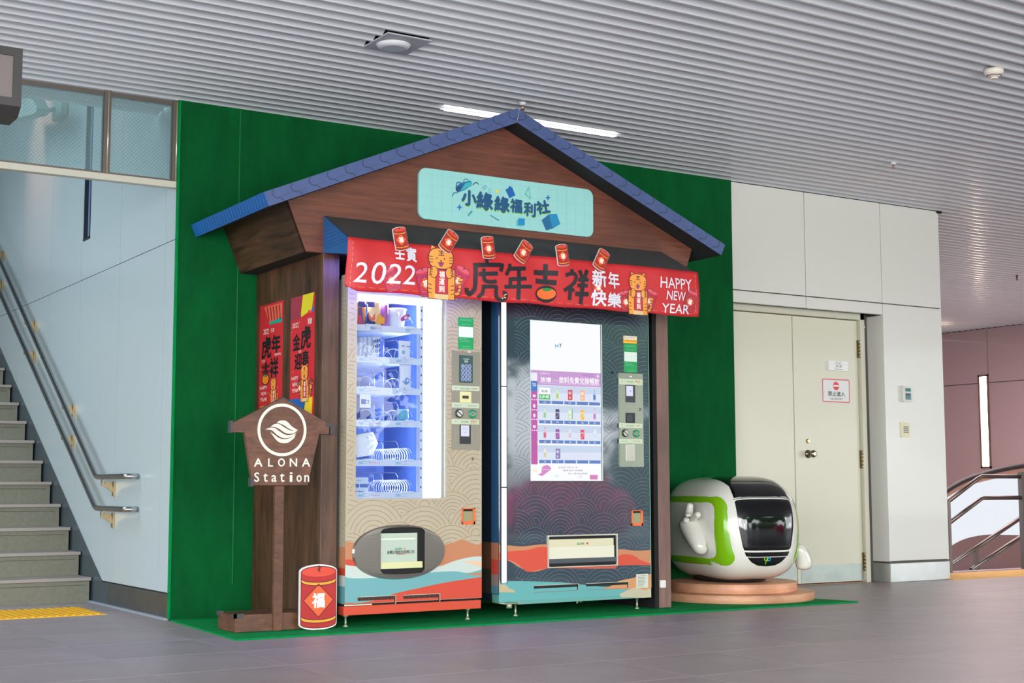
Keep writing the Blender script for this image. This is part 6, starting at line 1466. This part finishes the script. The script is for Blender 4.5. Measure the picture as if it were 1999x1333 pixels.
G(wm).box((a.x+.03, LY+.058, CZ-.004), (b_.x+.03, LY+.062, CZ+.004)).box((a.x+.03, LY+.100, CZ-.004), (b_.x+.03, LY+.104, CZ+.004)).build('housing', e)
p = RZ(1940, 136, CZ)
e = thing('smoke_detector', (p.x, p.y, CZ), 'cream round smoke detector on the slatted ceiling at the upper right', 'detector')
cm = M('detector_cream', (226, 218, 206), 0.45)
G(cm).lathe((p.x, p.y, CZ-.046), [(.030, 0), (.044, .010), (.052, .022), (.055, .026), (.055, .046)], 'Z', 28).build('housing', e)
G(M('detector_vent', (80, 66, 60), 0.6)).lathe((p.x, p.y, CZ-.040), [(.040, 0), (.0455, .006), (.046, .008)], 'Z', 28).build('vent_band', e)
G(cm).lathe((p.x, p.y, CZ-.056), [(.018, 0), (.022, .003), (.022, .011)], 'Z', 20).build('cap', e)
def sprinkler(px, py, lab):
    p = RZ(px, py-8, CZ); e = thing('sprinkler', (p.x, p.y, CZ), lab, 'sprinkler')
    G(wm).lathe((p.x, p.y, CZ-.020), [(.014, 0), (.022, .010), (.024, .020)], 'Z', 18).build('rosette', e)
    G(M('sprinkler_brass', (160, 128, 110), 0.3, 0.8)).lathe((p.x, p.y, CZ-.048), [(.016, 0), (.016, .002), (.005, .003), (.008, .012), (.010, .020), (.008, .028)], 'Z', 12).build('head', e)
sprinkler(1020, 208, 'small sprinkler head hanging from the ceiling at the peak of the blue roof')
sprinkler(1744, 325, 'small sprinkler head on the ceiling above the door wall')
p = RZ(1985, 537, CZ)
e = thing('sprinkler', (p.x, p.y, CZ), 'tiny sprinkler head on the ceiling near the mauve wall at the far right', 'sprinkler'); G(M('sprinkler_brass', (160, 128, 110), 0.3, 0.8)).lathe((p.x, p.y, CZ-.06), [(.022, 0), (.008, .01), (.014, .06)], 'Z', 10).build('head', e)
# hanging display box at the upper left corner
HY = 6.0
e = thing('hanging_display', (1.05, HY, 2.62), 'dark framed display box hanging at the upper left corner', 'display')
p0 = RY(45, 95, HY); p1 = RY(45, 210, HY); hz1, hz0, hx1 = p0.z, RY(30, 228, HY).z, p0.x
fm = M('display_frame', (62, 60, 60), 0.4, 0.3)
HT = hz1; hzf = hz0 + .045
g = G(fm); g.box((.30, HY, hzf), (hx1, HY+.02, hzf+.035)); g.box((.30, HY, HT-.035), (hx1, HY+.02, HT)); g.box((hx1-.035, HY, hzf+.0352), (hx1, HY+.02, HT-.0352)); g.box((.30, HY, hzf+.0352), (.335, HY+.02, HT-.0352)); g.build('frame', e)
G(fm).prism([(.30, HY+.001, hzf), (.30, HY+.05, hz0+.01), (.30, HY+.20, hz0+.01), (.30, HY+.20, HT), (.30, HY+.021, HT), (.30, HY+.021, hzf)], (hx1-.301, 0, 0)).build('housing', e)
G(M('display_screen_off', (112, 104, 102), 0.35, noise=0.1, nscale=3)).box((.335, HY+.010, hzf+.034), (hx1-.035, HY+.016, HT-.034)).build('screen', e)
for x in (.5, 1.2): G(fm).tube([(x, HY+.1, HT-.01), (x, HY+.1, CZ)], .012, 10).build('hanger', e)
# ================================================================== STAIR HALL: handrails, camera behind the glass
HX = 2.80
rail = M('handrail_steel', (184, 184, 186), 0.2, 1.0); brm = M('bracket_brass', (158, 140, 104), 0.35, 0.7)
def handrail(z0, ytop, lab, zt):
    e = thing('handrail', (HX, 9.8, z0), lab, 'handrail', 'handrails on the stair wall')
    pts = [(SX-.01, 9.13, z0), (HX+.03, 9.13, z0), (HX+.008, 9.14, z0), (HX, 9.17, z0), (HX, 9.76, z0), (HX, 9.80, z0+.008), (HX, 9.84, z0+.03)]
    sl = (zt - z0)/(ytop - 9.80); yb = 15.2; pts += [(HX, yb, z0 + .008 + sl*(yb-9.80))]
    G(rail).tube(pts, .0185, 14).build('tube', e)
    ys_ = [9.70] + [10.70 + 1.45*k for k in range(4)]
    ys_ = [9.66, 10.72, 11.95, 13.2, 14.5]
    for y in ys_:
        z = z0 if y < 9.8 else z0 + .008 + sl*(y-9.8)
        g = G(brm); g.box((HX-.004, y-.011, z-.045), (HX+.004, y+.011, z-.016))
        g.prism([(HX-.004, y-.006, z-.045), (HX+.02, y-.006, z-.045), (HX+.02, y-.006, z-.030), (HX+.066, y-.006, z-.040), (SX-.012, y-.006, z-.085), (SX-.012, y-.006, z-.055+.0), (SX-.012, y-.006, z-.105), (HX+.03, y-.006, z-.072), (HX-.004, y-.006, z-.060)], (0, .012, 0))
        g.box((SX-.014, y-.018, z-.13), (SX-.001, y+.018, z-.03)); g.build('bracket', e)
handrail(.869, 12.94, 'upper steel handrail along the stair wall', 2.781)
handrail(.658, 12.90, 'lower steel handrail along the stair wall', 2.494)
# boxy camera on its bracket, seen through the wired glass
e = thing('security_camera', (SX, 11.4, 3.72), 'grey-white boxy security camera on a bracket behind the wired glass', 'camera')
cmm = M('camera_housing', (176, 196, 190), 0.45)
kx = lambda px, py, X: RX(px, py, X)
a = kx(122, 232, SX-.05); 
G(cmm).prism([(SX-.002, 11.14, 3.70), (SX-.002, 11.40, 3.70), (SX-.002, 11.40, 3.86), (SX-.002, 11.14, 3.86)], (-.06, 0, 0)).build('mount_plate', e, bevel=.01)
G(cmm).tube([(SX-.06, 11.30, 3.78), (SX-.16, 11.36, 3.76), (SX-.24, 11.55, 3.78)], .016, 10).build('arm', e)
hb = [(SX-.36, 11.66, 3.70), (SX-.36, 12.45, 3.66)]
HP = [RX(px_/5.553, 60+py_/5.553, SX-.25) for px_, py_ in ((150, 800), (245, 782), (430, 748), (490, 755), (545, 850), (535, 900), (505, 925), (250, 990), (150, 960))]
G(cmm).prism(HP, (-.10, 0, 0)).build('housing', e, bevel=.008)
G(M('camera_lens', (40, 44, 50), 0.2)).lathe((SX-.31, HP[0].y-.05, HP[0].z-.05), [(.05, -.03), (.05, .02)], 'Y', 16).build('lens_window', e)
# warm spot lamps high in the stair hall (their glow shows on the wall)
for i, (y, z, c_) in enumerate(((11.9, 3.55, (1.0, .45, .30)), (9.75, 3.35, (1.0, .40, .34)))):
    l = bpy.data.lights.new('stair_lamp', 'SPOT'); l.energy = (38, 8)[i]; l.color = c_; l.spot_size = (1.2, .7)[i]; l.spot_blend = .8; l.shadow_soft_size = .05
    o = bpy.data.objects.new('stair_lamp', l); COL.objects.link(o); o.location = (SX-.75, y, z+.65); o.rotation_euler = Vector((.8, 0.0, -.65)).to_track_quat('-Z', 'Y').to_euler()
# ================================================================== PASSAGE: railings and escalator side
rm = M('railing_steel', (120, 110, 106), 0.3, 0.9)
e = thing('stair_railing', (11, 9.12, 0), 'brushed steel railing with two sloping rails at the edge of the passage stairs', 'railing')
RYY = 9.12
G(rm).box((10.462, RYY-.02, .004), (10.494, RYY+.02, .66)).build('post', e); G(rm).box((11.50, RYY-.022, .004), (11.54, RYY+.022, .93)).build('post', e)
for pts in ([(10.478, .648), (10.90, .862), (10.965, .885), (11.9, .885)], [(10.48, .45), (10.94, .675), (10.97, .682), (11.9, .682)]):
    G(rm).tube([(x, RYY, z) for x, z in pts], .020, 12).build('rail', e)
e = thing('stair_railing', (11.2, 9.6, -.2), 'lower pair of steel rails descending behind the passage railing', 'railing')
a, b_ = RY(1850, 1107, 9.6), RY(2030, 985, 9.6); G(rm).tube([a, b_], .022, 12).build('rail', e)
a, b_ = RY(1896, 1112, 9.6), RY(2030, 1023, 9.6); G(rm).tube([a, b_], .022, 12).build('rail', e)
a = RY(1905, 1068, 9.6); G(rm).box((a.x-.02, 9.585, a.z-.75), (a.x+.02, 9.615, a.z)).build('post', e)
EY = 11.2
esc = thing('escalator', (13.5, EY, -1.0), 'curved white escalator balustrade with black handrail in the passage', 'escalator')
def EP(px, py): p = RY(px, py, EY); return (p.x, p.z)
top = smooth_path([EP(1820, 990), EP(1850, 961), EP(1890, 938), EP(1930, 925), EP(1965, 917), EP(2010, 910), EP(2080, 906)], 4)
lin_ = smooth_path([EP(1820, 998), EP(1850, 973), EP(1890, 950), EP(1930, 938), EP(1965, 931), EP(2010, 925), EP(2080, 921)], 4)
bot = smooth_path([EP(1820, 1100), EP(1857, 1070), EP(1890, 1052), EP(1930, 1044), EP(1965, 1044), EP(2010, 1045), EP(2080, 1046)], 4)
ew = M('escalator_panel', (236, 240, 246), 0.3, coat=0.4)
G(glow((236, 242, 250), 0.95)).prism([(x, EY+.05, z) for x, z in lin_ + bot[::-1]], (0, .02, 0)).build('lit_panel', esc, label='backlit white balustrade panel')  # panel emits by itself; no lamp behind it
G(M('escalator_trim', (196, 150, 130), 0.3, .5)).prism([(x, EY+.03, z) for x, z in top + lin_[::-1]], (0, .06, 0)).build('trim', esc)
G(M('handrail_rubber', (34, 30, 32), 0.45)).tube([(x, EY+.03, z+.01) for x, z in top], .030, 10).build('handrail', esc)
G(M('escalator_skirt', (128, 100, 98), 0.4, .3)).prism([(x, EY+.04, z) for x, z in bot + [(bot[-1][0], -2.6), (bot[0][0], -2.6)]], (0, .04, 0)).build('skirt', esc)
# ================================================================== OUTDOORS behind the viewer: unseen greenery added for reflections in the glossy doors
def foliage(name, seed, blobs, m, lab):
    rn = random.Random(seed); g = G(m); vs_ = []; fs = []
    for (x, y, z, r_, n_) in blobs:
        P_ = [(r_*.8*math.sin(PI*j/6), -r_*.8*math.cos(PI*j/6)) for j in range(1, 6)]; b0 = len(vs_)
        for rr, hh in P_:
            for k in range(10): vs_.append(V(x + rr*math.cos(2*PI*k/10), y + rr*math.sin(2*PI*k/10), max(.05, z + hh)))
        for j in range(4):
            for k in range(10): fs.append((b0+j*10+k, b0+j*10+(k+1) % 10, b0+j*10+10+(k+1) % 10, b0+j*10+10+k))
        for k in range(n_):
            a, b_ = rn.uniform(0, 2*PI), math.acos(rn.uniform(-1, 1)); q = r_*rn.uniform(.5, 1)
            p = V(x + q*math.sin(b_)*math.cos(a), y + q*math.sin(b_)*math.sin(a), max(.05, z + q*math.cos(b_)))
            u_ = V(rn.uniform(-1, 1), rn.uniform(-1, 1), rn.uniform(-1, 1)).normalized()*.10; w2 = u_.cross(V(rn.uniform(-1, 1), rn.uniform(-1, 1), rn.uniform(-1, 1))).normalized()*.06
            b0 = len(vs_); vs_ += [p-u_, p+w2, p+u_, p-w2]; fs.append((b0, b0+1, b0+2, b0+3))
    g.add(vs_, fs); return g.build(name, fix=False, label=lab, cat='greenery', kind='stuff')
foliage('tree_foliage', 3, [(x, -9+random.uniform(-1, 1), random.choice((1.2, 2.4, 3.4, 4.4)), 1.5, 700) for x in range(-2, 34, 1)], M('leaf_green', (58, 96, 44), 0.6, rnd=.1), 'green tree foliage outdoors, mirrored in the glossy machine doors')
foliage('flowering_bush', 5, [(13.0, -4.2, .55, .75, 1300), (13.9, -4.4, .35, .45, 500), (12.2, -4.4, .4, .4, 300)], M('petal_pink', (236, 60, 130), 0.6), 'pink flowering bush outdoors, mirrored in the dark machine door')
G(M('outdoor_ground', (120, 116, 108), 0.8)).box((-30, -30, -.2), (50, -3.5, -.06)).build('floor_outdoor', kind='structure')
